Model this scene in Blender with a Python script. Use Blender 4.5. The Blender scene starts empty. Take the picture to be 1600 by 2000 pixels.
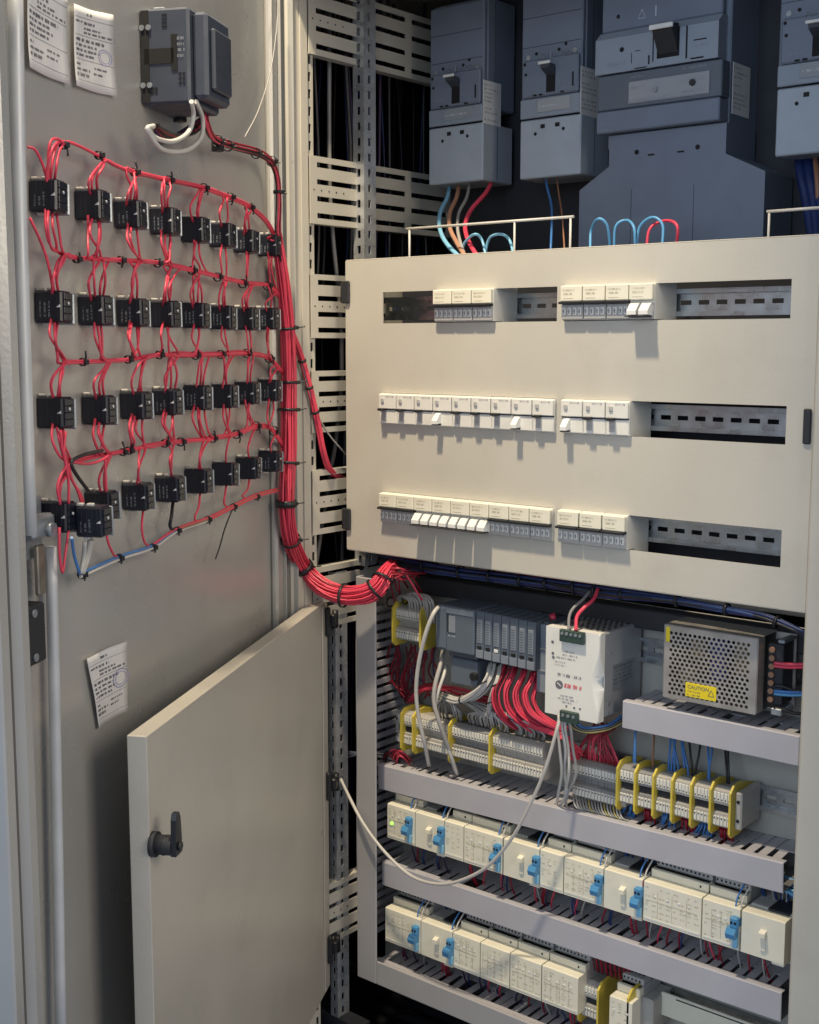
import bpy, math, random
from mathutils import Vector, Matrix
random.seed(7)
R = math.radians
S = bpy.context.scene
COL = S.collection

# ---------------------------------------------------------------- camera
CX, CY, CZ = 1.3314, -1.461, 0.0161
YAW, PITCH, ROLL, FPX = 0.6894, 0.1314, 0.0013, 2478.35
fw = Vector((-math.sin(YAW)*math.cos(PITCH), math.cos(YAW)*math.cos(PITCH), -math.sin(PITCH)))
rt = Vector((math.cos(YAW), math.sin(YAW), 0.0))
up = rt.cross(fw)
rt, up = math.cos(ROLL)*rt + math.sin(ROLL)*up, -math.sin(ROLL)*rt + math.cos(ROLL)*up
CAMP = Vector((CX, CY, CZ))
cam = bpy.data.cameras.new('camera'); co = bpy.data.objects.new('camera', cam); COL.objects.link(co)
m3 = Matrix((rt, up, -fw)).transposed()
co.matrix_world = Matrix.Translation(CAMP) @ m3.to_4x4()
cam.sensor_fit = 'HORIZONTAL'; cam.sensor_width = 36.0; cam.lens = FPX/1600*36
cam.clip_start = 0.05; cam.clip_end = 100
S.camera = co
# ---------------------------------------------------------------- world and lamps
W = bpy.data.worlds.new('World'); S.world = W; W.use_nodes = True
bg = W.node_tree.nodes['Background']
bg.inputs[0].default_value = (0.56, 0.65, 0.86, 1); bg.inputs[1].default_value = 0.34
def lamp(name, kind, loc, aim, energy, color, **kw):
    l = bpy.data.lights.new(name, kind); l.energy = energy; l.color = color
    for k, v in kw.items(): setattr(l, k, v)
    o = bpy.data.objects.new(name, l); COL.objects.link(o); o.location = loc
    o.rotation_euler = (Vector(aim)-Vector(loc)).to_track_quat('-Z', 'Y').to_euler()
    return o
lamp('ceiling_lamp', 'SPOT', (0.34, -0.80, 1.75), (0.01, 0.0, -0.38), 232, (1.0, 0.84, 0.60),
     spot_size=R(56), spot_blend=1.0, shadow_soft_size=0.055)
lamp('fill_light', 'AREA', (2.8, -0.50, 0.75), (0.1, -0.3, -0.3), 29, (1.0, 0.88, 0.70), shape='RECTANGLE', size=1.1, size_y=1.3)
lamp('fill_light', 'AREA', (1.0, -3.6, 0.7), (0.4, 0.1, 0.1), 38, (0.70, 0.84, 1.0), shape='RECTANGLE', size=2.4, size_y=1.4)  # cool fill added behind the camera to lift the shaded big breakers
# ---------------------------------------------------------------- exposure and renderer
S.render.engine = 'CYCLES'
S.cycles.samples = 192; S.cycles.use_denoising = True; S.cycles.max_bounces = 6
S.view_settings.view_transform = 'Standard'; S.view_settings.look = 'None'
S.view_settings.exposure = 0.08; S.view_settings.gamma = 1.0
S.render.resolution_x, S.render.resolution_y = 819, 1024

# ================================================================ helpers
def ray(x, y): return (x-800)/FPX*rt - (y-1000)/FPX*up + fw
def atY(x, y, Y):
    d = ray(x, y); return CAMP + d*((Y-CAMP.y)/d.y)
def atX(x, y, X):
    d = ray(x, y); return CAMP + d*((X-CAMP.x)/d.x)
def onplane(x, y, p, n):
    d = ray(x, y); return CAMP + d*((p-CAMP).dot(n)/d.dot(n))

def thing(name, label, cat, loc=(0, 0, 0), rz=0.0, group=None):
    o = bpy.data.objects.new(name, None); COL.objects.link(o)
    o.empty_display_size = 0.02
    o.location = loc; o.rotation_euler = (0, 0, rz)
    o['label'] = label; o['category'] = cat
    if group: o['group'] = group
    return o
def tag(o, label, cat, group=None):
    o['label'] = label; o['category'] = cat
    if group: o['group'] = group
    return o
def pmat(o):
    M = Matrix.LocRotScale(o.location, o.rotation_euler, None)
    return (pmat(o.parent) @ M) if o.parent else M

STUFF = set('fixing_tab punch_mark rivet_hole lock_screw vent_slot rating_print setting_print symbol_print print ink_stamp groove_line pole_window pole_mark side_rib terminal_row terminal_screw cover_screw fixing_screw screw_hole contact_hole label_print brand_print warning_print vent_hole wire_end ferrule perforated_cover status_lamp'.split())
class MB:
    def __init__(s): s.v = []; s.f = []; s.sm = []
    def add(s, vs, fs, smooth=False):
        b = len(s.v); s.v += [tuple(v) for v in vs]
        for f in fs: s.f.append(tuple(i+b for i in f)); s.sm.append(smooth)
        return s
    def box(s, a, b, rot=None, piv=None):
        x0, y0, z0 = [min(p, q) for p, q in zip(a, b)]; x1, y1, z1 = [max(p, q) for p, q in zip(a, b)]
        vs = [(x, y, z) for x in (x0, x1) for y in (y0, y1) for z in (z0, z1)]
        if rot is not None:
            pv = Vector(piv) if piv is not None else Vector(((x0+x1)/2, (y0+y1)/2, (z0+z1)/2))
            vs = [tuple(pv + rot @ (Vector(v)-pv)) for v in vs]
        return s.add(vs, [(0, 1, 3, 2), (4, 6, 7, 5), (0, 4, 5, 1), (2, 3, 7, 6), (0, 2, 6, 4), (1, 5, 7, 3)])
    def cbox(s, a, b, c=0.001, rot=None, piv=None):
        lo = [min(p, q) for p, q in zip(a, b)]; hi = [max(p, q) for p, q in zip(a, b)]
        c = min([c]+[(h-l)*0.45 for l, h in zip(lo, hi)])
        vs = []; idx = {}
        for sx in (0, 1):
            for sy in (0, 1):
                for sz in (0, 1):
                    sg = (sx, sy, sz)
                    for ax in range(3):
                        p = [hi[k] if sg[k] else lo[k] for k in range(3)]
                        for k in range(3):
                            if k != ax: p[k] += -c if sg[k] else c
                        idx[(sg, ax)] = len(vs); vs.append(tuple(p))
        fs = []
        for ax in range(3):
            u, w = (ax+1) % 3, (ax+2) % 3
            for sd in (0, 1):
                q = []
                for (a1, b1) in ((0, 0), (1, 0), (1, 1), (0, 1)):
                    g = [0, 0, 0]; g[ax] = sd; g[u] = a1; g[w] = b1; q.append(idx[(tuple(g), ax)])
                fs.append(tuple(q) if sd else tuple(q[::-1]))
        for ax in range(3):
            u, w = (ax+1) % 3, (ax+2) % 3
            for a1 in (0, 1):
                for b1 in (0, 1):
                    g0 = [0, 0, 0]; g0[u] = a1; g0[w] = b1; g1 = list(g0); g1[ax] = 1
                    q = [idx[(tuple(g0), u)], idx[(tuple(g1), u)], idx[(tuple(g1), w)], idx[(tuple(g0), w)]]
                    fs.append(tuple(q) if a1 == b1 else tuple(q[::-1]))
        for g in [(i, j, k) for i in (0, 1) for j in (0, 1) for k in (0, 1)]:
            q = [idx[(g, 0)], idx[(g, 1)], idx[(g, 2)]]
            fs.append(tuple(q) if sum(g) % 2 else tuple(q[::-1]))
        if rot is not None:
            pv = Vector(piv) if piv is not None else Vector([(l+h)/2 for l, h in zip(lo, hi)])
            vs = [tuple(pv + rot @ (Vector(v)-pv)) for v in vs]
        return s.add(vs, fs)
    def cyl(s, p0, p1, r0, r1=None, n=12, caps=True, smooth=True):
        r1 = r0 if r1 is None else r1
        p0, p1 = Vector(p0), Vector(p1); d = (p1-p0).normalized()
        a = d.orthogonal().normalized(); b = d.cross(a)
        vs = []
        for p, r in ((p0, r0), (p1, r1)):
            for i in range(n):
                t = 2*math.pi*i/n; vs.append(tuple(p + a*(math.cos(t)*r) + b*(math.sin(t)*r)))
        k = len(s.v); s.v += vs
        for i in range(n):
            s.f.append((k+i, k+(i+1) % n, k+n+(i+1) % n, k+n+i)); s.sm.append(smooth)
        if caps:
            s.f.append(tuple(k+i for i in reversed(range(n)))); s.sm.append(False)
            s.f.append(tuple(k+n+i for i in range(n))); s.sm.append(False)
        return s
    def prism(s, poly, axis, a, b):
        """extrude a 2D polygon; axis 'x': poly is (y,z); 'y': (x,z); 'z': (x,y)"""
        n = len(poly)
        def P(q, t):
            return {'x': (t, q[0], q[1]), 'y': (q[0], t, q[1]), 'z': (q[0], q[1], t)}[axis]
        vs = [P(q, a) for q in poly]+[P(q, b) for q in poly]
        fs = [tuple(range(n)), tuple(range(2*n-1, n-1, -1))]+[(i, i+n, (i+1) % n+n, (i+1) % n) for i in range(n)]
        return s.add(vs, fs)
    def plate(s, us, ws, hole, d0, d1, axis='y'):
        """sheet with rectangular openings: cells (i,j) with hole(i,j) true are open"""
        def P(u, w, d):
            return {'y': (u, d, w), 'x': (d, u, w), 'z': (u, w, d)}[axis]
        nu, nw = len(us)-1, len(ws)-1
        so = lambda i, j: 0 <= i < nu and 0 <= j < nw and not hole(i, j)
        for i in range(nu):
            for j in range(nw):
                if not so(i, j): continue
                a, b, c, e = us[i], us[i+1], ws[j], ws[j+1]
                s.add([P(a, c, d0), P(b, c, d0), P(b, e, d0), P(a, e, d0)], [(0, 1, 2, 3)])
                s.add([P(a, c, d1), P(a, e, d1), P(b, e, d1), P(b, c, d1)], [(0, 1, 2, 3)])
                if not so(i-1, j): s.add([P(a, c, d0), P(a, e, d0), P(a, e, d1), P(a, c, d1)], [(0, 1, 2, 3)])
                if not so(i+1, j): s.add([P(b, c, d0), P(b, c, d1), P(b, e, d1), P(b, e, d0)], [(0, 1, 2, 3)])
                if not so(i, j-1): s.add([P(a, c, d0), P(a, c, d1), P(b, c, d1), P(b, c, d0)], [(0, 1, 2, 3)])
                if not so(i, j+1): s.add([P(a, e, d0), P(b, e, d0), P(b, e, d1), P(a, e, d1)], [(0, 1, 2, 3)])
        return s
    def tube(s, pts, r, n=6, k=4, caps=True, taper=None):
        P = catmull(pts, k)
        if len(P) < 2: return s
        T = [(P[min(i+1, len(P)-1)]-P[max(i-1, 0)]).normalized() for i in range(len(P))]
        a = T[0].orthogonal().normalized(); base = len(s.v)
        for i, p in enumerate(P):
            a = (a - T[i]*a.dot(T[i]))
            a = a.normalized() if a.length > 1e-9 else T[i].orthogonal().normalized()
            b = T[i].cross(a)
            rr = r if taper is None else r*taper(i/(len(P)-1))
            for j in range(n):
                t = 2*math.pi*j/n; s.v.append(tuple(p+a*(math.cos(t)*rr)+b*(math.sin(t)*rr)))
        for i in range(len(P)-1):
            for j in range(n):
                s.f.append((base+i*n+j, base+i*n+(j+1) % n, base+(i+1)*n+(j+1) % n, base+(i+1)*n+j)); s.sm.append(True)
        if caps:
            s.f.append(tuple(base+j for j in reversed(range(n)))); s.sm.append(False)
            e = base+(len(P)-1)*n; s.f.append(tuple(e+j for j in range(n))); s.sm.append(False)
        return s
    def band(s, c, axis, r, w, t=0.0012, n=16):
        """a strap ring round an axis"""
        c, d = Vector(c), Vector(axis).normalized(); a = d.orthogonal().normalized(); b = d.cross(a)
        vs = []
        for (rr, o) in ((r, -w/2), (r+t, -w/2), (r+t, w/2), (r, w/2)):
            for i in range(n):
                q = 2*math.pi*i/n; vs.append(tuple(c+d*o+a*(math.cos(q)*rr)+b*(math.sin(q)*rr)))
        fs = []
        for g in range(4):
            h = (g+1) % 4
            for i in range(n): fs.append((g*n+i, g*n+(i+1) % n, h*n+(i+1) % n, h*n+i))
        return s.add(vs, fs, True)
    def mesh(s, name, mat, inv=None):
        me = bpy.data.meshes.new(name)
        vs = s.v if inv is None else [tuple(inv @ Vector(v)) for v in s.v]
        me.from_pydata(vs, [], s.f); me.polygons.foreach_set('use_smooth', s.sm)
        me.materials.append(M[mat]); me.update()
        return me
    def build(s, name, mat, parent=None, world=False):
        inv = pmat(parent).inverted() if (world and parent is not None) else None
        o = bpy.data.objects.new(name, s.mesh(name, mat, inv)); COL.objects.link(o)
        if parent is not None: o.parent = parent
        if name in STUFF: o['kind'] = 'stuff'
        return o
def part(name, me, parent, loc=(0, 0, 0), rot=(0, 0, 0)):
    o = bpy.data.objects.new(name, me); COL.objects.link(o); o.parent = parent
    o.location = loc; o.rotation_euler = rot
    if name in STUFF: o['kind'] = 'stuff'
    return o
def catmull(pts, k):
    P = [Vector(p) for p in pts]
    if len(P) < 3 or k < 2: return P
    Q = [P[0]*2-P[1]]+P+[P[-1]*2-P[-2]]; out = []
    for i in range(1, len(Q)-2):
        p0, p1, p2, p3 = Q[i-1:i+3]
        for j in range(k):
            t = j/k
            out.append(0.5*((2*p1)+(p2-p0)*t+(2*p0-5*p1+4*p2-p3)*t*t+(3*p1-p0-3*p2+p3)*t**3))
    out.append(P[-1]); return out
def jit(a): return Vector((random.uniform(-a, a), random.uniform(-a, a), random.uniform(-a, a)))
ORD = ['first', 'second', 'third', 'fourth', 'fifth', 'sixth', 'seventh', 'eighth', 'ninth', 'tenth', 'eleventh', 'twelfth']

# ================================================================ materials
M = {}
def mat(name, col, rough=0.5, metal=0.0, var=0.06, scale=30.0, bump=0.0, bscale=400.0, rvar=0.08, dirt=0.0, coat=0.0, stretch=None, emit=None, trans=0.0, alpha=1.0):
    m = bpy.data.materials.new(name); m.use_nodes = True; nt = m.node_tree; N = nt.nodes; L = nt.links
    b = N['Principled BSDF']; b.inputs['Roughness'].default_value = rough; b.inputs['Metallic'].default_value = metal
    tc = N.new('ShaderNodeTexCoord'); mp = N.new('ShaderNodeMapping'); L.new(tc.outputs['Object'], mp.inputs[0])
    if stretch: mp.inputs['Scale'].default_value = stretch
    nz = N.new('ShaderNodeTexNoise'); nz.inputs['Scale'].default_value = scale; nz.inputs['Detail'].default_value = 5
    L.new(mp.outputs[0], nz.inputs['Vector'])
    rp = N.new('ShaderNodeMapRange'); rp.inputs[1].default_value = 0.3; rp.inputs[2].default_value = 0.7
    rp.inputs[3].default_value = 1-var; rp.inputs[4].default_value = 1+var
    L.new(nz.outputs[0], rp.inputs[0])
    mx = N.new('ShaderNodeMix'); mx.data_type = 'RGBA'; mx.blend_type = 'MULTIPLY'; mx.inputs[0].default_value = 1
    mx.inputs[6].default_value = (*col, 1); L.new(rp.outputs[0], mx.inputs[7])
    out = mx.outputs[2]
    if dirt > 0:
        n2 = N.new('ShaderNodeTexNoise'); n2.inputs['Scale'].default_value = 9; n2.inputs['Detail'].default_value = 8; n2.inputs['Roughness'].default_value = 0.7
        L.new(tc.outputs['Object'], n2.inputs['Vector'])
        r2 = N.new('ShaderNodeMapRange'); r2.inputs[1].default_value = 0.52; r2.inputs[2].default_value = 0.78; r2.inputs[3].default_value = 0; r2.inputs[4].default_value = dirt
        L.new(n2.outputs[0], r2.inputs[0])
        m2 = N.new('ShaderNodeMix'); m2.data_type = 'RGBA'; L.new(r2.outputs[0], m2.inputs[0]); L.new(out, m2.inputs[6])
        m2.inputs[7].default_value = (col[0]*0.55, col[1]*0.52, col[2]*0.46, 1); out = m2.outputs[2]
    L.new(out, b.inputs['Base Color'])
    rr = N.new('ShaderNodeMapRange'); rr.inputs[3].default_value = max(0.03, rough-rvar); rr.inputs[4].default_value = min(1, rough+rvar)
    rr.inputs[1].default_value = 0.3; rr.inputs[2].default_value = 0.7
    L.new(nz.outputs[0], rr.inputs[0]); L.new(rr.outputs[0], b.inputs['Roughness'])
    if bump > 0:
        n3 = N.new('ShaderNodeTexNoise'); n3.inputs['Scale'].default_value = bscale; n3.inputs['Detail'].default_value = 3
        L.new(mp.outputs[0], n3.inputs['Vector'])
        bp = N.new('ShaderNodeBump'); bp.inputs['Strength'].default_value = bump; bp.inputs['Distance'].default_value = 0.0006
        L.new(n3.outputs[0], bp.inputs['Height']); L.new(bp.outputs[0], b.inputs['Normal'])
    if dirt > 0 and bump > 0:
        n4 = N.new('ShaderNodeTexNoise'); n4.inputs['Scale'].default_value = 5.5; n4.inputs['Detail'].default_value = 1
        L.new(tc.outputs['Object'], n4.inputs['Vector'])
        b2 = N.new('ShaderNodeBump'); b2.inputs['Strength'].default_value = 0.5; b2.inputs['Distance'].default_value = 0.004
        L.new(n4.outputs[0], b2.inputs['Height']); L.new(bp.outputs[0], b2.inputs['Normal']); L.new(b2.outputs[0], b.inputs['Normal'])
    if coat: b.inputs['Coat Weight'].default_value = coat
    if trans: b.inputs['Transmission Weight'].default_value = trans
    if alpha < 1: b.inputs['Alpha'].default_value = alpha
    if emit:
        b.inputs['Emission Color'].default_value = (*emit[0], 1); b.inputs['Emission Strength'].default_value = emit[1]
    M[name] = m; return m
mat('paint', (0.56, 0.53, 0.455), 0.42, bump=0.25, bscale=260, var=0.04, scale=6, dirt=0.20)
mat('small_door_paint', (0.53, 0.495, 0.425), 0.34, metal=0.15, bump=0.25, bscale=240, var=0.05, scale=5, dirt=0.22)
mat('door_paint', (0.46, 0.455, 0.43), 0.30, metal=0.25, bump=0.25, bscale=240, var=0.05, scale=5, dirt=0.2)
mat('shaded_interior', (0.022, 0.024, 0.032), 0.7)  # near-black colour stands in for the unlit inside of the cabinet
mat('galv', (0.55, 0.57, 0.58), 0.34, metal=0.6, var=0.10, scale=60, rvar=0.14)
mat('rod_steel', (0.62, 0.64, 0.65), 0.5, metal=0.25, var=0.08, scale=20)
mat('zinc', (0.34, 0.37, 0.40), 0.4, metal=0.6, var=0.15, scale=90)
mat('brass', (0.36, 0.33, 0.27), 0.4, metal=0.8, var=0.2)
mat('breaker_grey', (0.175, 0.210, 0.275), 0.52, bump=0.18, bscale=900, var=0.05)
mat('breaker_cover_lit', (0.40, 0.46, 0.525), 0.5, bump=0.15, bscale=900, var=0.05)  # lower covers lightened, the stronger light on them put into the colour
mat('breaker_light', (0.280, 0.330, 0.395), 0.5, bump=0.15, bscale=900, var=0.05)
mat('meter', (0.050, 0.060, 0.085), 0.48, bump=0.15, bscale=900, var=0.05)
mat('breaker_dark', (0.045, 0.052, 0.068), 0.5)
mat('black', (0.013, 0.014, 0.017), 0.42, var=0.15)
mat('soft_black', (0.022, 0.023, 0.028), 0.6, var=0.15)
mat('block_black', (0.010, 0.012, 0.022), 0.34, var=0.12)
mat('duct_grey', (0.455, 0.445, 0.475), 0.48, var=0.04, scale=15, dirt=0.10)
mat('duct_dark', (0.19, 0.19, 0.20), 0.6)
mat('terminal', (0.44, 0.42, 0.38), 0.45, var=0.07)
mat('terminal_grey', (0.27, 0.265, 0.26), 0.5, var=0.08)
mat('marker', (0.74, 0.72, 0.64), 0.5, var=0.04)
mat('yellow', (0.66, 0.52, 0.07), 0.42, var=0.08)
mat('label_yellow', (0.85, 0.66, 0.02), 0.45, var=0.02)
mat('cream', (0.82, 0.780, 0.635), 0.42, var=0.03, scale=40)
mat('module_grey', (0.50, 0.49, 0.47), 0.5, var=0.05)
mat('module_label', (0.50, 0.46, 0.34), 0.5, var=0.12, scale=160)
mat('mcb_white', (0.78, 0.76, 0.69), 0.4, var=0.03)
mat('mcb_grey', (0.44, 0.43, 0.41), 0.45, var=0.10, scale=200)
mat('toggle_white', (0.80, 0.80, 0.77), 0.3, var=0.02)
mat('blue_plug', (0.075, 0.27, 0.50), 0.36, var=0.06)
mat('blue_dark', (0.02, 0.045, 0.14), 0.5, var=0.15)
mat('wire_red', (0.74, 0.062, 0.112), 0.42, var=0.12, scale=8)
mat('wire_deepred', (0.30, 0.012, 0.030), 0.42, var=0.15, scale=8)
mat('wire_blue', (0.06, 0.20, 0.50), 0.4, var=0.1)
mat('wire_lightblue', (0.22, 0.50, 0.70), 0.38, var=0.06)
mat('wire_navy', (0.02, 0.05, 0.16), 0.4, var=0.2)
mat('wire_purple', (0.045, 0.022, 0.08), 0.45, var=0.2)
mat('wire_white', (0.58, 0.56, 0.52), 0.42, var=0.05)
mat('wire_grey', (0.38, 0.365, 0.345), 0.45, var=0.08)
mat('wire_midgrey', (0.23, 0.225, 0.225), 0.45, var=0.08)
mat('wire_brown', (0.34, 0.16, 0.09), 0.45, var=0.1)
mat('wire_brown2', (0.46, 0.24, 0.15), 0.42, var=0.08)
mat('wire_sky', (0.11, 0.34, 0.60), 0.38, var=0.06)
mat('wire_navy2', (0.012, 0.028, 0.115), 0.42, var=0.2)
mat('wire_pale', (0.50, 0.48, 0.45), 0.4, var=0.06)
mat('wire_shaded_red', (0.13, 0.010, 0.022), 0.5, var=0.2)  # red wire darkened, the shade it lies in put into the colour
mat('rail_steel', (0.50, 0.52, 0.53), 0.30, metal=0.9, var=0.10, scale=50)
mat('wire_black', (0.015, 0.015, 0.018), 0.45)
mat('wire_yellow', (0.55, 0.47, 0.16), 0.45)
mat('paper', (0.70, 0.69, 0.68), 0.7, var=0.05, scale=12)
mat('ink', (0.15, 0.15, 0.17), 0.7)
mat('ink_soft', (0.30, 0.30, 0.33), 0.7)
mat('ink_blue', (0.30, 0.30, 0.52), 0.7)
mat('ink_red', (0.72, 0.05, 0.06), 0.6)
mat('print_white', (0.62, 0.65, 0.70), 0.6)
mat('print_dim', (0.27, 0.29, 0.33), 0.6)
mat('plc_grey', (0.115, 0.142, 0.178), 0.45, var=0.04)
mat('plc_light', (0.235, 0.265, 0.305), 0.45, var=0.04)
mat('plc_dark', (0.085, 0.098, 0.118), 0.5)
mat('psu_white', (0.80, 0.79, 0.73), 0.35, var=0.02)
mat('psu_side', (0.40, 0.41, 0.43), 0.42, var=0.04, metal=0.3)
mat('plug_green', (0.03, 0.06, 0.05), 0.45)
mat('perf_steel', (0.50, 0.47, 0.43), 0.42, metal=0.65, var=0.10, scale=40)
mat('copper', (0.40, 0.22, 0.13), 0.45, metal=0.3)
mat('capacitor_blue', (0.06, 0.07, 0.30), 0.4)
mat('pcb_tan', (0.35, 0.25, 0.13), 0.6)
mat('led_green', (0.3, 0.8, 0.1), 0.4, emit=((0.45, 1.0, 0.12), 1.2))
mat('plate_grey', (0.42, 0.41, 0.37), 0.4, var=0.06, dirt=0.15, bump=0.15)
mat('pcb_dark', (0.03, 0.035, 0.03), 0.6)
mat('frame_shaded', (0.36, 0.352, 0.35), 0.45, var=0.05, scale=8, dirt=0.15, bump=0.2)  # beige frame paint darkened to carry the shade on stile and rail
mat('label_white', (0.86, 0.86, 0.84), 0.6, var=0.03)
mat('hole', (0.008, 0.008, 0.010), 0.8)
mat('glass_clear', (0.30, 0.33, 0.37), 0.2, var=0.02)

# printed lettering too small to read: short strokes in word-like groups (poly in a local plane)
def strokes(mb, o, ux, uz, width, h, rnd, fill=0.62):
    """one line of tiny lettering starting at o; ux,uz unit vectors in the sheet"""
    x = 0.0; ux, uz, o = Vector(ux), Vector(uz), Vector(o)
    while x < width:
        wl = rnd.randint(2, 6)
        for _ in range(wl):
            cw = h*0.62
            if x+cw > width: break
            def q(a, b, c, d):
                mb.add([o+ux*(x+a*cw)+uz*(b*h), o+ux*(x+c*cw)+uz*(b*h), o+ux*(x+c*cw)+uz*(d*h), o+ux*(x+a*cw)+uz*(d*h)], [(0, 1, 2, 3)])
            k = rnd.random()
            if k < 0.8: q(0.0, 0, 0.24, 1)
            if rnd.random() < 0.6: q(0.56, 0, 0.80, 1)
            if rnd.random() < 0.6: q(0.24, 0.8, 0.56, 1)
            if rnd.random() < 0.5: q(0.24, 0.40, 0.56, 0.58)
            if rnd.random() < 0.5: q(0.24, 0.0, 0.56, 0.2)
            x += cw
        x += h*0.55
def text(name, body, size, material, parent, loc, rot, ext=0.0001):
    c = bpy.data.curves.new(name, 'FONT'); c.body = body; c.size = size; c.extrude = ext; c.align_x = 'LEFT'
    o = bpy.data.objects.new(name, c); COL.objects.link(o)
    me = bpy.data.meshes.new_from_object(o); bpy.data.objects.remove(o)
    me.materials.clear(); me.materials.append(M[material])
    return part(name, me, parent, loc, rot)
FRONT = (R(90), 0, 0)     # text standing upright, read from -Y

# ================================================================ the cabinet shell
cab = thing('electrical_cabinet', 'tall beige steel electrical cabinet standing open with dark interior', 'cabinet', (0.36, 0.2, -1.30))
def cb(name, a, b, m='paint', c=0.0015, par=cab): return MB().cbox(a, b, c).build(name, m, par, True)
cb('back_wall', (-0.46, 0.52, -1.28), (0.84, 0.535, 0.60), 'shaded_interior')
cb('side_wall', (-0.475, -0.09, -1.28), (-0.46, 0.535, 0.60), 'shaded_interior')
cb('side_wall', (0.84, -0.05, -1.28), (0.852, 0.535, 0.60), 'shaded_interior')
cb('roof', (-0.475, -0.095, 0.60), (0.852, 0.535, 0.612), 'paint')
cb('floor_plate', (-0.475, -0.095, -1.30), (0.852, 0.535, -1.282), 'shaded_interior')
cb('lintel', (-0.07, -0.09, 0.535), (0.84, -0.05, 0.598), 'paint')
# neighbouring bay is closed at the front by its own door
cb('bay_front', (-0.46, -0.088, -1.28), (-0.075, -0.078, 0.60), 'paint')
# front corner post with its folded inner lip and the punched edge
cb('corner_post', (-0.072, -0.092, -1.28), (-0.031, -0.052, 0.60), 'paint', 0.003)
cb('post_lip', (-0.031, -0.066, -1.28), (-0.0285, -0.0505, 0.60), 'paint', 0.0006)
zs = [-1.28]; z = -1.27
while z < 0.585: zs += [z, z+0.0135]; z += 0.025
zs.append(0.60)
ys = [-0.0504, -0.0462, -0.0410, -0.0362]
MB().plate(ys, zs, lambda i, j: i == 1 and j % 2 == 1, -0.0335, -0.0318, 'x').build('punched_edge', 'paint', cab, True)
# right hand post beside the panels
cb('corner_post', (0.7485, -0.010, -1.28), (0.835, 0.03, 0.60), 'paint', 0.003)
cb('post_lip', (0.7470, 0.004, -1.28), (0.7484, 0.05, 0.60), 'paint', 0.0005)
# slotted side brackets: four rows of slots, each row a long and a short slot
BR = [(607, -35, 105), (607, 303, 436), (608, 535, 660), (608, 725, 846), (608, 920, 1046), (612, 1110, 1232), (655, 1722, 1838)]
def bracket(z0, z1, xw=-0.0285):
    h = z1-z0; ys = [-0.0490, -0.034, 0.066, 0.080, 0.175, 0.190, 0.285, 0.31]
    p = h/4; zs = [z0]
    for k in range(4): zs += [z0+p*(k+0.5)-0.0038, z0+p*(k+0.5)+0.0038]
    zs.append(z1)
    b = MB().plate(ys, zs, lambda i, j: j % 2 == 1 and i % 2 == 1, xw, xw+0.002, 'x')
    # folded top and bottom edges
    b.box((xw-0.014, -0.0490, z1-0.0016), (xw-0.0002, 0.31, z1)); b.box((xw-0.014, -0.0490, z0), (xw-0.0002, 0.31, z0+0.0016))
    o = b.build('side_bracket', 'paint', cab, True)
    d = MB()
    for k in range(5):
        y = -0.041+k*0.0165; d.cyl((xw+0.0019, y, (z0+z1)/2), (xw+0.0023, y, (z0+z1)/2), 0.0014, n=8)
    for k in range(4):   # keyhole ends of the slots
        zz = z0+p*(k+0.5); d.cyl((xw+0.0019, 0.064, zz), (xw+0.0023, 0.064, zz), 0.0064, n=12)
    d.build('punch_mark', 'hole', o, True)
for (x, ya, yb) in BR:
    za, zb = atX(x, ya, -0.028).z, atX(x, yb, -0.028).z
    bracket(zb, za)
# tall slotted upright behind the upper brackets' near side and the lower hinge upright
def upright(x0, x1, y0, z0, z1, mname, par, nm, dark=False):
    zs = [z0]; z = z0+0.004
    while z < z1-0.02: zs += [z, z+0.012]; z += 0.0235
    zs.append(z1); w = x1-x0
    b = MB().plate([x0, x0+w*0.36, x0+w*0.66, x1], zs, lambda i, j: i == 1 and j % 2 == 1, y0, y0+0.002, 'y')
    b.plate([y0+0.0021, y0+0.010, y0+0.016, y0+0.028], zs, lambda i, j: i == 1 and j % 2 == 1, x1-0.002, x1, 'x')
    return b.build(nm, mname, par, True)
u0 = atY(690, 300, 0.055).x; u1 = atY(711, 300, 0.055).x
upright(u0, u1, 0.055, -0.34, 0.60, 'galv', cab, 'slotted_upright')
u0 = atY(643, 1500, 0.0).x; u1 = atY(657, 1500, 0.0).x
upright(u0, u1, 0.0, -1.10, -0.345, 'galv', cab, 'slotted_upright')
cb('cross_rail', (-0.46, 0.0, -1.14), (0.02, 0.03, -1.10), 'shaded_interior')
for k in range(4): cb('floor_rail', (-0.44, 0.06+k*0.1, -1.282), (0.80, 0.10+k*0.1, -1.25-0.004*k), 'galv')

# equipment plate behind the big breakers
cb('equipment_plate', (0.0, 0.26, -0.02), (0.80, 0.263, 0.58), 'shaded_interior')

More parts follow.
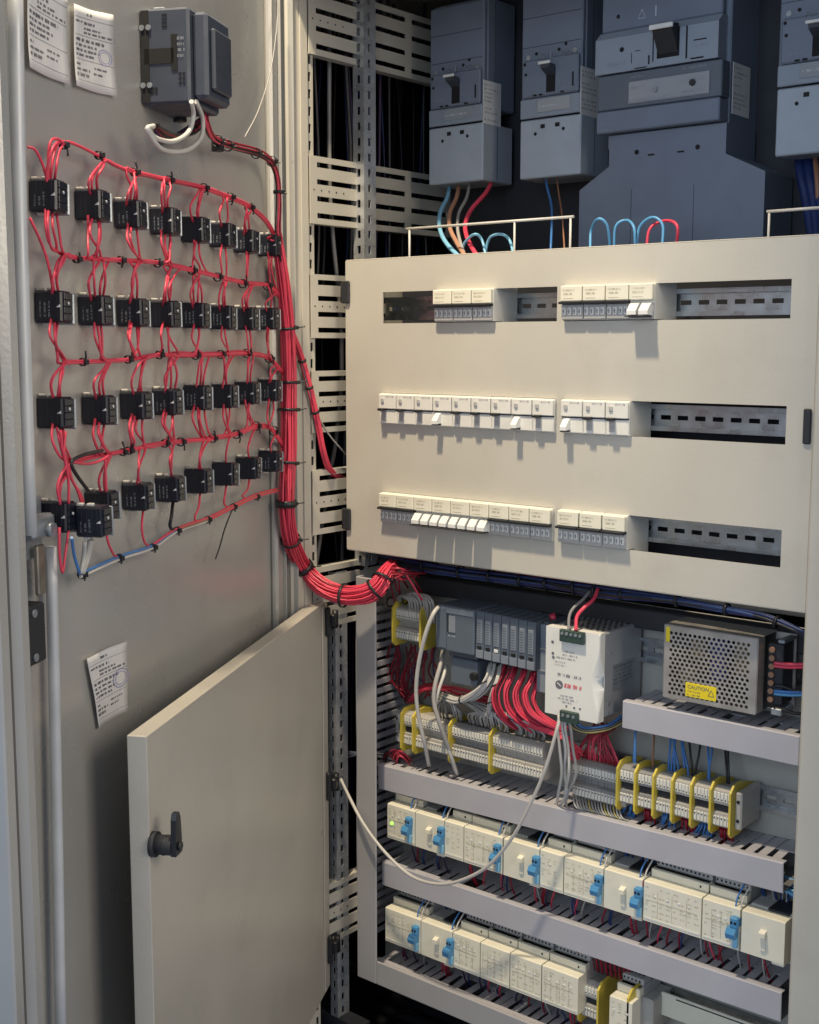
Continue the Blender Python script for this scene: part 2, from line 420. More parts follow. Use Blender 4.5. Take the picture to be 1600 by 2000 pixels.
# ================================================================ upper cover panel with its windows
XR, ZT, ZB = 0.7452, 0.1422, -0.3034
Z1 = 0.0703; WH = 0.0463
pan = thing('breaker_dead_front', 'beige cover panel with three rows of breaker windows', 'panel', (0.37, 0.0, ZB))
xs = [0.0, 0.0747, 0.3841, 0.3945, 0.7118, XR]
zz = [ZB]
for i in (2, 1, 0): zz += [Z1-0.15*i-WH/2, Z1-0.15*i+WH/2]
zz.append(ZT)
MB().plate(xs, zz, lambda i, j: j % 2 == 1 and i in (1, 3), 0.0, 0.0018).build('sheet', 'paint', pan, True)
for nm, a, b in (('edge_fold', (0.0, 0.0002, ZT), (XR, 0.024, ZT+0.0016)), ('edge_fold', (0.0, 0.0002, ZB-0.0016), (XR, 0.024, ZB)),
                 ('edge_fold', (-0.0016, 0.0002, ZB), (0.0, 0.024, ZT)), ('edge_fold', (XR, 0.0002, ZB), (XR+0.0012, 0.012, ZT))):
    MB().cbox(a, b, 0.0007).build(nm, 'paint', pan, True)
for py in (570, 1013):
    z = atY(681, py, 0).z
    h = MB().cbox((-0.006, -0.005, z-0.0175), (0.0095, -0.0002, z+0.0165), 0.0015)
    h.cyl((-0.0065, 0.001, z-0.016), (-0.0065, 0.001, z+0.015), 0.0042, n=12)
    h.build('hinge', 'soft_black', pan, True)
zc = atY(1583, 833, 0).z
MB().cbox((XR-0.0115, -0.0035, zc-0.021), (XR-0.0015, -0.0002, zc+0.021), 0.0015).build('latch', 'soft_black', pan, True)

# ---------------------------------------------------------------- rails behind the windows
def din_rail(x0, x1, z, y, label, h=0.035, extra=True):
    t = thing('mounting_rail', label, 'rail', ((x0+x1)/2, y, z-h/2))
    xs = [x0]; x = x0+0.008
    while x+0.016 < x1: xs += [x, x+0.015]; x += 0.025
    xs.append(x1)
    b = MB().plate(xs, [z-0.0125, z-0.003, z+0.003, z+0.0125], lambda i, j: j == 1 and i % 2 == 1, y, y+0.001)
    for s in (-1, 1):
        za, zb = z+s*0.0125, z+s*0.0175
        b.box((x0, y-0.0075, min(za, za-s*0.001)), (x1, y, max(za, za-s*0.001)))
        b.box((x0, y-0.0085, min(za, zb)), (x1, y-0.0075, max(za, zb)))
    b.build('rail_profile', 'rail_steel', t, True)
    sc = MB()
    for q in (x0+0.02, x1-0.03):
        sc.cyl((q, y-0.0002, z), (q, y-0.003, z), 0.0042, n=10)
    sc.build('fixing_screw', 'zinc', t, True)
    return t
for i, nm in enumerate(('top', 'middle', 'bottom')):
    din_rail(0.03, 0.735, Z1-0.15*i, 0.058, 'galvanised mounting rail behind the %s row of panel windows' % nm)
    MB().cbox((0.012, 0.12, Z1-0.15*i-0.06), (0.735, 0.125, Z1-0.15*i+0.055), 0.001).build('rear_plate', 'shaded_interior', pan, True)

# ---------------------------------------------------------------- breakers in the windows
YF = -0.0055; XS = -0.0038
def breaker_housing(w):
    b = MB()
    b.prism([(YF, -0.0222), (YF+0.002, -0.0228), (0.016, -0.0228), (0.017, -0.042), (0.052, -0.042), (0.052, 0.042), (0.017, 0.042), (0.016, 0.0228), (YF+0.002, 0.0228), (YF, 0.0222)], 'x', -w/2, w/2)
    return b
hs2 = breaker_housing(0.0344).mesh('housing', 'mcb_white')
# RCBO pieces (middle row)
face_up = MB().cbox((-0.0166, YF-0.0042, 0.0), (0.0166, YF+0.001, 0.0218), 0.0010).mesh('upper_face', 'mcb_white')
face_lo = MB().cbox((-0.0166, YF-0.0016, -0.0218), (0.0166, YF+0.001, -0.0020), 0.0008).mesh('lower_face', 'mcb_white')
groove = MB().box((-0.0168, YF-0.0005, -0.0020), (0.0168, YF+0.0006, 0.0)).mesh('groove', 'soft_black')
testb = MB().cbox((-0.0028, YF-0.0062, -0.0035), (0.0028, YF-0.0040, 0.0035), 0.0008).mesh('test_button', 'mcb_grey')
lever_on = MB().cbox((-0.0052, YF-0.0130, -0.0018), (0.0052, YF-0.001, 0.0018), 0.0009).mesh('lever', 'black')
plate_on = MB().cbox((-0.0046, YF-0.0028, -0.0175), (0.0046, YF-0.0005, -0.0022), 0.0006).mesh('switch_window', 'mcb_grey')
lv = MB(); lv.prism([(YF-0.001, -0.0020), (YF-0.007, -0.006), (YF-0.0130, -0.0135), (YF-0.0130, -0.0185), (YF-0.001, -0.0175)], 'x', -0.0048, 0.0048)
lever_off = lv.mesh('lever', 'toggle_white')
lbar = MB().cbox((-0.0048, YF-0.0132, -0.0205), (0.0048, YF-0.0008, -0.0188), 0.0005).mesh('lever_shadow_gap', 'soft_black')  # black bar stands in for the shadow under the lowered lever
tx = MB(); strokes(tx, (-0.002, YF-0.0044, 0.0172), (1, 0, 0), (0, 0, 1), 0.015, 0.0022, random.Random(3)); t_rcbo = tx.mesh('rating_print', 'ink_soft')
def rcbo(x, z, off, label, grp):
    t = thing('circuit_breaker', label, 'circuit breaker', (x+XS, 0, z), 0, grp)
    part('housing', hs2, t); part('upper_face', face_up, t); part('lower_face', face_lo, t); part('groove', groove, t)
    part('test_button', testb, t, (-0.008, 0, 0.0125)); part('rating_print', t_rcbo, t)
    if off:
        part('lever', lever_off, t, (-0.007, 0, 0)); part('lever_shadow', lbar, t, (-0.007, 0, 0))
    else:
        part('switch_window', plate_on, t, (-0.007, 0, 0)); part('lever', lever_on, t, (-0.007, 0, -0.001))
    return t
for i in range(9):
    off = i in (3, 7)
    d = {3: 'white breaker with its lever down, left one of two in the nine-unit middle row', 7: 'white breaker with its lever down, right one of two in the nine-unit middle row'}
    rcbo(0.0770+0.0348*(i+0.5), -0.0800, off, d.get(i, 'white breaker with black lever up, %s of nine in the middle row left group' % ORD[i]), 'residual current breakers in the middle window row')
for i in range(3):
    off = i == 0
    rcbo(0.4015+0.0348*(i+0.5), -0.0797, off, ['white breaker with lever down, left end of the three-unit middle group', 'white breaker with lever up in the centre of the three-unit middle group',
         'white breaker with lever up beside the empty part of the middle window'][i], 'residual current breakers in the middle window row')
# two-pole miniature breakers (top and bottom rows)
mcb_lab = MB().cbox((-0.0167, YF-0.0075, 0.0015), (0.0167, YF+0.001, 0.0222), 0.0012).mesh('label_face', 'cream')
mcb_bar = MB().cbox((-0.0170, YF-0.0115, -0.0020), (0.0170, YF-0.0002, 0.0013), 0.0007).mesh('lever_bar', 'black')
mcb_low = MB().cbox((-0.0166, YF-0.0035, -0.0218), (0.0166, YF+0.001, -0.0022), 0.0008).mesh('lower_face', 'mcb_grey')
wd = MB()
for xx in (-0.0125, -0.0040, 0.0045, 0.0130-0.001):
    wd.cbox((xx-0.0026, YF-0.0044, -0.0165), (xx+0.0026, YF-0.0030, -0.0062), 0.0005)
mcb_win = wd.mesh('pole_window', 'mcb_white')
wd = MB()
for xx in (-0.0125, -0.0040, 0.0045, 0.0120):
    wd.box((xx-0.0007, YF-0.0047, -0.0145), (xx+0.0007, YF-0.0042, -0.0085)); wd.box((xx-0.0022, YF-0.0047, -0.0118), (xx+0.0010, YF-0.0042, -0.0106))
mcb_mark = wd.mesh('pole_mark', 'ink_soft')
tog = MB()
for xx in (-0.0085, 0.0085):
    tog.prism([(YF-0.001, -0.001), (YF-0.0075, -0.0035), (YF-0.0150, -0.0120), (YF-0.0150, -0.0172), (YF-0.001, -0.0185)], 'x', xx-0.0066, xx+0.0066)
mcb_tog = tog.mesh('lever', 'toggle_white')
tb = MB().cbox((-0.0160, YF-0.0190, -0.0200), (0.0160, YF-0.001, -0.0186), 0.0005).mesh('lever_tie', 'soft_black')
prints = []
for k in range(4):
    q = MB(); rn = random.Random(20+k)
    strokes(q, (-0.0125, YF-0.0077, 0.0150), (1, 0, 0), (0, 0, 1), 0.020, 0.0022, rn); strokes(q, (-0.0115, YF-0.0077, 0.0100), (1, 0, 0), (0, 0, 1), 0.017, 0.0026, rn)
    q.box((-0.0115, YF-0.00775, 0.0052), (0.004, YF-0.0076, 0.0057))
    prints.append(q.mesh('rating_print', 'module_label'))
def mcb(x, z, off, label, grp):
    t = thing('circuit_breaker', label, 'circuit breaker', (x+XS, 0, z), 0, grp)
    part('housing', hs2, t); part('label_face', mcb_lab, t); part('lower_face', mcb_low, t); part('rating_print', random.choice(prints), t)
    if off:
        part('lever', mcb_tog, t); part('lever_tie', tb, t)
    else:
        part('lever', mcb_bar, t); part('pole_window', mcb_win, t); part('pole_mark', mcb_mark, t)
    return t
for i in range(3):
    mcb(0.1830+0.0347*(i+0.5), 0.0712, False, ['cream two-pole breaker beside the empty left end of the top window', 'cream two-pole breaker in the centre of the top row three-unit group', 'cream two-pole breaker right end of the top row three-unit group'][i], 'two-pole breakers in the top window row')
for i in range(4):
    off = i == 3
    mcb(0.3998+0.0347*(i+0.5), 0.0712, off, 'cream two-pole breaker with white levers down in the top row' if off else 'cream two-pole breaker, %s from left in the top row four-unit group' % ORD[i], 'two-pole breakers in the top window row')
for i in range(9):
    off = i in (2, 3, 4, 5)
    mcb(0.0800+0.0344*(i+0.5), -0.2300, off, ('cream two-pole breaker with white levers down, %s of nine in bottom row' if off else 'cream two-pole breaker with black lever bar, %s of nine in bottom row') % ORD[i], 'two-pole breakers in the bottom window row')
for i in range(3):
    mcb(0.4000+0.0356*(i+0.5), -0.2295, False, ['cream two-pole breaker, left end of the bottom row three-unit group', 'cream two-pole breaker, centre of the bottom row three-unit group', 'cream two-pole breaker beside the empty part of the bottom window'][i], 'two-pole breakers in the bottom window row')

# wire stand-offs on top of the panel
def standoff(x0, x1, xm, label):
    pa, pb = atY(x0, 437, 0.03), atY(x1, 434 if x1 < 1200 else 409, 0.03)
    zt = (pa.z+pb.z)/2 if x1 < 1200 else pa.z
    t = thing('wire_bracket', label, 'bracket', (pa.x, 0.03, ZT))
    MB().cyl((pa.x-0.003, 0.03, zt), (pb.x+0.003, 0.03, zt), 0.0019, n=8).build('rail', 'wire_white', t, True)
    for x in xm:
        q = atY(x, 470, 0.03).x
        MB().cyl((q, 0.03, ZT-0.03), (q, 0.03, zt-0.0018), 0.0016, n=8).build('post', 'wire_white', t, True)
standoff(797, 1117, (800, 1005, 1114), 'thin white wire bracket above the left half of the cover panel')
pa = atY(1503, 413, 0.03)
t = thing('wire_bracket', 'thin white wire bracket at the right end above the cover panel', 'bracket', (pa.x, 0.03, ZT))
MB().cyl((pa.x-0.003, 0.03, pa.z), (0.74, 0.03, pa.z+0.0005), 0.0019, n=8).build('rail', 'wire_white', t, True)
MB().cyl((pa.x, 0.03, ZT-0.03), (pa.x, 0.03, pa.z-0.0018), 0.0016, n=8).build('post', 'wire_white', t, True)

# ================================================================ moulded case breakers
YB = 0.17
def rect(x0, y0, x1, y1, Y=YB):
    a, b = atY(x0, y0, Y), atY(x1, y1, Y); return a.x, b.x, b.z, a.z
def holes(mb, pts, r, Y):
    for x, z in pts: mb.cyl((x, Y+0.0005, z), (x, Y-0.0004, z), r, n=8)
def big_breaker(label, x0, x1, zt, zh, zs0, zs1, zb, depth, name='moulded_case_breaker', hz=0.0):
    """x0..x1 front; zt top, zh hinge line under the handle face, zs0..zs1 grey strip, zb bottom"""
    w = x1-x0; t = thing(name, label, 'circuit breaker', ((x0+x1)/2, YB+depth, zb), 0, 'moulded case breakers above the cover panel')
    MB().cbox((x0, YB+0.012, zs1), (x1, YB+depth, 0.545), 0.002).build('case', 'breaker_grey', t, True)
    MB().cbox((x0, YB+0.003, zs1+0.0004), (x1-0.001, YB+0.0118, 0.540), 0.002).build('front_face', 'breaker_grey', t, True)
    MB().cbox((x0+w*0.05, YB-0.004, zh), (x1-w*0.03, YB+0.0028, zt-(zt-zh)*0.42), 0.0022).build('handle_face', 'breaker_grey', t, True)
    MB().cbox((x0+0.001, YB-0.001, zs0), (x1-0.001, YB+0.0028, zs1+(zh-zs1)*0.80), 0.0012).build('trip_strip', 'breaker_light', t, True)
    MB().cbox((x0+w*0.30, YB-0.0022, zs0+(zs1-zs0)*0.2+0.002), (x1-w*0.16, YB-0.0011, zs1+(zh-zs1)*0.55), 0.0005).build('trip_window', 'glass_clear', t, True)
    MB().cbox((x0+0.002, YB-0.002, zb), (x1+0.002, YB+depth*0.92, zs0-0.003), 0.0018).build('terminal_cover', 'breaker_cover_lit', t, True)
    cx = x0+w*0.53; hz = zh+0.040
    MB().cbox((cx-0.0075, YB-0.0046, zh+0.004), (cx+0.0085, YB-0.0038, hz), 0.0003).build('handle_slot', 'hole', t, True)
    MB().prism([(YB-0.004, hz-0.012), (YB-0.020, hz-0.004), (YB-0.022, hz+0.003), (YB-0.004, hz+0.002)], 'x', cx-0.0072, cx+0.0078).build('handle', 'breaker_dark', t, True)
    MB().cbox((cx-0.0105, YB-0.0232, hz+0.0012), (cx+0.0105, YB-0.0205, hz+0.0052), 0.0008).build('handle_tip', 'toggle_white', t, True)
    m = MB(); holes(m, [(x0+w*.12, zh+(zt-zh)*.36), (x0+w*.10, zh+(zt-zh)*.52)], 0.0024, YB-0.0041)
    m.build('rivet_hole', 'hole', t, True)
    m = MB(); holes(m, [(x0+w*.25, zh+(zt-zh)*.68), (x0+w*.62, zh+(zt-zh)*.69), (x0+w*.73, zh+(zt-zh)*.76)], 0.0026, YB+0.0028)
    m.build('rivet_hole', 'hole', t, True)
    m = MB(); holes(m, [(x0+w*.28, zs0-0.024), (x0+w*.74, zs0-0.021)], 0.0027, YB-0.0021)
    for q in (.40, .64): m.cbox((x0+w*q-0.004, YB-0.0024, zs0-0.017), (x0+w*q+0.004, YB-0.0019, zs0-0.011), 0.0002)
    m.build('rivet_hole', 'hole', t, True)
    m = MB(); zm = hz+0.012
    m.box((cx-0.001, YB-0.0044, zm), (cx+0.001, YB-0.0040, zm+0.010))
    for (ax, r0, n) in ((cx-0.015, 0.0045, 3), (cx+0.022, 0.004, 12), (cx+0.033, 0.0042, 4)):
        for k in range(n):
            t0 = 2*math.pi*(k/n)+(math.pi/2 if n == 3 else math.pi/4); t1 = 2*math.pi*((k+1)/n)+(math.pi/2 if n == 3 else math.pi/4)
            p0 = Vector((ax+math.cos(t0)*r0, YB-0.0042, zm+0.004+math.sin(t0)*r0)); p1 = Vector((ax+math.cos(t1)*r0, YB-0.0042, zm+0.004+math.sin(t1)*r0))
            m.cyl(p0, p1, 0.0005, n=4)
    m.build('symbol_print', 'print_dim', t, True)
    m = MB()
    for q in (.27, .37, .72): m.box((x0+w*q-0.003, YB-0.0045, zh+0.0008), (x0+w*q+0.0035, YB-0.0038, zh+0.0034))
    m.box((x0+w*.88, YB-0.0045, zh+0.008), (x0+w*.905, YB-0.0038, zh+0.028))
    m.build('vent_slot', 'hole', t, True)
    for zz_ in (zt-0.02, zt+0.022): MB().box((x0+0.002, YB+0.0024, zz_), (x1-0.003, YB+0.0031, zz_+0.0008)).build('seam', 'breaker_dark', t, True)
    MB().box((x1-0.0002, YB+0.030, zs0), (x1+0.0004, YB+0.0308, 0.54)).build('seam', 'breaker_dark', t, True)
    MB().box((x1+0.0018, YB+0.036, zb+0.004), (x1+0.0024, YB+0.0368, zs0-0.006)).build('seam', 'breaker_dark', t, True)
    m = MB()
    for u in (.12, .88): m.cyl((x0+w*u, YB+0.0032, zt-0.034), (x0+w*u, YB+0.0018, zt-0.034), 0.0038, n=12)
    m.build('fixing_screw', 'zinc', t, True)
    q = MB(); rn = random.Random(int(x0*777))
    for k_ in range(3): strokes(q, (x0+w*.16, YB+0.0026, zt-0.050-k_*0.0065), (1, 0, 0), (0, 0, 1), w*(.5, .34, .42)[k_], 0.0030, rn)
    strokes(q, (x0+w*.14, YB-0.0043, zh+0.010), (1, 0, 0), (0, 0, 1), w*.22, 0.0024, rn); strokes(q, (x0+w*.64, YB-0.0043, zh+0.014), (1, 0, 0), (0, 0, 1), w*.2, 0.0024, rn)
    q.build('rating_print', 'print_dim', t, True)
    q = MB(); rn = random.Random(int(x0*999)); strokes(q, (x0+w*.33, YB-0.0024, zs0+(zs1-zs0)*.55+0.001), (1, 0, 0), (0, 0, 1), w*.4, 0.003, rn)
    q.build('setting_print', 'print_white', t, True)
    return t
def side_label(x, ya, yb, za, zb, par, seed):
    MB().cbox((x+0.0001, ya, za), (x+0.0008, yb, zb), 0.0002).build('rating_label', 'label_white', par, True)
    q = MB(); rn = random.Random(seed); z = zb-0.008
    while z > za+0.006:
        strokes(q, (x+0.0009, ya+0.003, z), (0, 1, 0), (0, 0, 1), (yb-ya)*(0.8 if rn.random() > .3 else .45), 0.0026, rn); z -= rn.choice((0.006, 0.006, 0.011))
    q.build('rating_print', 'ink_soft', par, True)
x0, x1, zb, _ = rect(838, 30, 942, 352); zh = atY(890, 208, YB).z; zs0 = atY(890, 242, YB).z; zs1 = atY(890, 215, YB).z
b1 = big_breaker('grey three-pole moulded case breaker nearest the slotted side brackets', x0, x1, 0.475, zh, zs0, zs1, zb, 0.085)
la, lb = atX(943, 155, x1), atX(977, 252, x1); side_label(x1+0.0005, la.y, lb.y, lb.z, la.z, b1, 1)
x0, x1, zb, _ = rect(1018, 30, 1132, 340); zh = atY(1075, 186, YB).z; zs0 = atY(1075, 226, YB).z; zs1 = atY(1075, 196, YB).z
b2 = big_breaker('grey three-pole moulded case breaker between the first and the wide breaker', x0, x1, 0.475, zh, zs0, zs1, zb, 0.085)
la, lb = atX(1134, 128, x1), atX(1167, 232, x1); side_label(x1+0.0005, la.y, lb.y, lb.z, la.z, b2, 2)
x0, _, zb, _ = rect(1522, 30, 1600, 298); x1 = x0+0.105; zh = atY(1560, 122, YB).z; zs0 = atY(1560, 165, YB).z; zs1 = atY(1560, 128, YB).z
b4 = big_breaker('grey moulded case breaker cut off by the right edge of the picture', x0, x1, 0.475, zh, zs0, zs1, zb, 0.085)

# wide four-pole breaker with its spread terminal cover
def wide():
    x0, x1 = atY(1172, 100, YB-0.01).x, atY(1412, 100, YB-0.01).x; w = x1-x0; Y = YB-0.01
    zA = atY(1290, 45, Y).z; zB = atY(1290, 132, Y).z; zC = atY(1290, 205, Y).z; zD = atY(1290, 250, Y).z
    t = thing('moulded_case_breaker', 'wide grey four-pole moulded case breaker with large black toggle', 'circuit breaker', ((x0+x1)/2, Y+0.1, zD), 0, 'moulded case breakers above the cover panel')
    MB().cbox((x0+0.006, Y+0.016, zD-0.02), (x1+0.004, Y+0.125, 0.555), 0.002).build('case', 'breaker_grey', t, True)
    MB().cbox((x0, Y+0.004, zA), (x1-0.004, Y+0.0158, 0.55), 0.002).build('upper_cover', 'breaker_grey', t, True)
    MB().prism([(Y-0.010, zB), (Y+0.0156, zB), (Y+0.0156, zA-0.001), (Y+0.002, zA-0.001), (Y-0.010, zA-0.012)], 'x', x0-0.001, x1-0.002).build('handle_face', 'breaker_light', t, True)
    MB().cbox((x0+0.003, Y-0.008, zC), (x1+0.004, Y+0.0156, zB-0.002), 0.0015).build('trip_unit', 'plc_grey', t, True)
    MB().cbox((x0+0.003, Y-0.011, zD), (x1+0.003, Y+0.0156, zC-0.0012), 0.0018).build('lower_cover', 'breaker_grey', t, True)
    MB().cbox((x0+w*.28, Y-0.0094, zC+0.005), (x1-w*.07, Y-0.0081, zC+(zB-zC)*.70), 0.0006).build('trip_window', 'glass_clear', t, True)
    cx = x0+w*.60
    MB().cbox((cx-0.017, Y-0.0108, zB+0.010), (cx+0.017, Y-0.0099, zA-0.011), 0.0003).build('handle_slot', 'hole', t, True)
    MB().prism([(Y-0.010, zA-0.045), (Y-0.028, zA-0.018), (Y-0.032, zA-0.010), (Y-0.010, zA-0.006)], 'x', cx-0.015, cx+0.015).build('handle', 'soft_black', t, True)
    MB().cbox((cx-0.018, Y-0.0335, zA-0.0155), (cx+0.018, Y-0.0300, zA-0.009), 0.001).build('handle_tip', 'toggle_white', t, True)
    m = MB()
    for (fx, fz, ww, hh) in ((.30, .20, .004, .30), (.33, .52, .045, .02), (.475, .15, .008, .75), (.33, .02, .10, .03), (.74, .1, .012, .9), (.80, .55, .10, .03), (.78, .05, .10, .04), (.44, .1, .012, .25)):
        m.box((x0+w*fx, Y-0.0106, zB+(zA-zB-0.012)*fz), (x0+w*fx+w*ww, Y-0.0098, zB+(zA-zB-0.012)*(fz+hh)))
    m.cyl((x0+w*.22, Y-0.0095, zB+0.03), (x0+w*.22, Y-0.0106, zB+0.03), 0.0035, n=10)
    m.build('groove_line', 'hole', t, True)
    q = MB(); rn = random.Random(5)
    for (fx, fz, ln) in ((.30, .50, .12), (.32, .16, .2), (.55, .18, .1), (.70, .50, .2), (.72, .20, .18)): strokes(q, (x0+w*fx, Y-0.0096, zC+(zB-zC)*fz), (1, 0, 0), (0, 0, 1), w*ln, 0.003, rn)
    strokes(q, (x0+w*.30, Y-0.0082, zC+(zB-zC)*.80), (1, 0, 0), (0, 0, 1), w*.10, 0.0025, rn); strokes(q, (x0+w*.72, Y-0.0082, zC+(zB-zC)*.82), (1, 0, 0), (0, 0, 1), w*.18, 0.0028, rn)
    q.box((x0+w*.28, Y-0.0098, zC+0.0055), (x1-w*.07, Y-0.0093, zC+0.0072))
    q.cyl((x0+w*.50, Y-0.0093, zC+0.020), (x0+w*.50, Y-0.0112, zC+0.020), 0.0042, n=12)
    q.build('setting_print', 'print_dim', t, True)
    MB().cyl((x0+w*.80, Y-0.0093, zC+0.022), (x0+w*.80, Y-0.0118, zC+0.022), 0.0045, n=12).build('setting_dial', 'soft_black', t, True)
    m = MB()
    zz = zA+0.012
    m.box((x0+w*.45, Y+0.0032, zz), (x0+w*.458, Y+0.0037, zz+0.014))
    tri = [(x0+w*.31, zz), (x0+w*.37, zz), (x0+w*.34, zz+0.012)]
    for k in range(3):
        a, b = tri[k], tri[(k+1) % 3]; m.cyl((a[0], Y+0.0035, a[1]), (b[0], Y+0.0035, b[1]), 0.0006, n=4)
    m.build('symbol_print', 'print_white', t, True)
    m = MB(); m.cyl((x0+w*.14, Y+0.0042, zz+0.008), (x0+w*.14, Y+0.0035, zz+0.008), 0.003, n=8); m.build('rivet_hole', 'hole', t, True)
    la, lb = atX(1432, 120, x1+0.005), atX(1462, 232, x1+0.005); side_label(x1+0.0050, la.y, lb.y, lb.z, la.z, t, 4)
    # spread terminal cover: neck, slanting shoulders, wide skirt
    Yc = Y+0.004
    nk0, nk1 = atY(1190, 290, Yc).x, atY(1418, 290, Yc).x; k0, k1 = atY(1132, 380, Yc).x, atY(1494, 360, Yc).x
    zN = atY(1195, 325, Yc).z; zS = atY(1132, 372, Yc).z
    c = MB().prism([(k0, -0.02), (k1, -0.02), (k1, zS+0.004), (nk1, zN+0.002), (nk1, zD-0.002), (nk0, zD-0.002), (nk0, zN), (k0, zS)], 'y', Yc, Yc+0.09)
    o = c.build('terminal_cover', 'breaker_grey', t, True)
    m = MB(); holes(m, [(atY(1244, 297, Yc).x, atY(1244, 297, Yc).z), (atY(1363, 287, Yc).x, atY(1363, 287, Yc).z)], 0.0036, Yc-0.0001)
    for px, py in ((1272, 302), (1330, 296)):
        a = atY(px, py, Yc); m.box((a.x-0.005, Yc-0.0004, a.z-0.0012), (a.x+0.005, Yc+0.0003, a.z+0.0012))
    m.build('rivet_hole', 'hole', t, True)
    for xx in (k0+0.30*(k1-k0), k0+0.64*(k1-k0)): MB().box((xx, Yc-0.0004, 0.0), (xx+0.0007, Yc+0.0003, zS-0.004)).build('seam', 'breaker_dark', t, True)
    q = MB(); rn = random.Random(44); strokes(q, (x0+w*.10, Y-0.0104, zB+0.010), (1, 0, 0), (0, 0, 1), w*.16, 0.003, rn); strokes(q, (x0+w*.8, Y-0.0104, zB+0.018), (1, 0, 0), (0, 0, 1), w*.12, 0.0026, rn); strokes(q, (x0+w*.06, Y-0.0114, zD+0.010), (1, 0, 0), (0, 0, 1), w*.14, 0.0036, rn)
    q.build('rating_print', 'print_dim', t, True)
wide()

# ================================================================ main door, swung open on the left
DA = R(26.2); dn = Vector((math.cos(DA), math.sin(DA), 0)); dd = Vector((math.sin(DA), -math.cos(DA), 0))
DH = Vector((-0.04, -0.08, 0)) - dn*0.016
DROT = R(90)+DA
def dpt(px, py, off=0.0): return onplane(px, py, DH+dn*off, dn)
def dloc(px, py, off=0.0):
    """position in door-local x (negative away from the hinge) and z"""
    p = dpt(px, py, off); return -(p-DH).dot(dd), p.z
door = thing('cabinet_door', 'large grey-beige cabinet door swung open, seen from its wired inner side', 'door', (DH.x, DH.y, -1.25), DROT)
ZD0, ZD1 = 0.0, 1.83
def db(name, a, b, m='door_paint', c=0.0012): return MB().cbox(a, b, c).build(name, m, door)
db('sheet', (-0.800, 0.0, ZD0), (-0.012, 0.002, ZD1))
db('hinge_fold', (-0.0118, -0.028, ZD0), (-0.0098, 0.002, ZD1))
db('stiffener', (-0.062, -0.012, ZD0+0.05), (-0.034, -0.0002, ZD1), c=0.004)
db('stiffener_lip', (-0.0335, -0.016, ZD0+0.05), (-0.0310, -0.0002, ZD1), c=0.0006)
db('edge_fold', (-0.826, -0.030, ZD0), (-0.8002, 0.002, ZD1), c=0.007)
db('gasket', (-0.833, -0.020, ZD0), (-0.8262, 0.0, ZD1), 'soft_black', 0.002)
db('edge_fold', (-0.850, -0.026, ZD0), (-0.8332, 0.006, ZD1), c=0.002)
# locking rods: the upper one ends at the lock, the lower one starts below it
def rod(pts, r, name='locking_rod'):
    P = [dpt(x, y, o) for x, y, o in pts]
    a = MB(); d0 = rt
    return MB().tube(P, r, n=10, k=3).build(name, 'rod_steel', door, True)
rod([(29, -60, 0.020), (35, 300, 0.020), (44, 620, 0.020), (58, 1045, 0.020)], 0.0070)
rod([(99, 1068, 0.016), (105, 1300, 0.016), (111, 1600, 0.016), (119, 2060, 0.016)], 0.0058)
lx, lz = dloc(55, 1030, 0.01)
lz += 1.25
db('lock_plate', (lx-0.030, -0.008, lz-0.032), (lx+0.030, -0.0004, lz+0.028), 'zinc')
db('lock_housing', (lx-0.010, -0.022, lz-0.011), (lx+0.030, -0.0082, lz+0.011), 'zinc', 0.003)
m = MB(); m.cyl((lx-0.022, -0.008, lz-0.024), (lx-0.022, -0.014, lz-0.024), 0.007, n=12); m.cyl((lx-0.022, -0.008, lz+0.020), (lx-0.022, -0.013, lz+0.020), 0.006, n=12)
m.cyl((lx+0.016, -0.022, lz-0.004), (lx+0.016, -0.028, lz-0.004), 0.007, n=14); m.build('lock_screw', 'zinc', door)
db('lock_tongue', (lx+0.002, -0.018, lz-0.066), (lx+0.016, -0.013, lz-0.018), 'brass')
a0, a1 = dloc(33, 1187, 0.012), dloc(64, 1292, 0.012)
db('cover_block', (a0[0]-0.004, -0.022, a1[1]+1.25), (a0[0]+0.034, -0.0004, a0[1]+1.25), 'soft_black', 0.002)
m = MB()
for q in (0.13, 0.87):
    z = a1[1]+(a0[1]-a1[1])*q+1.25; m.cyl((a0[0]+0.012, -0.0218, z), (a0[0]+0.012, -0.024, z), 0.0040, n=10)
m.build('cover_screw', 'zinc', door)

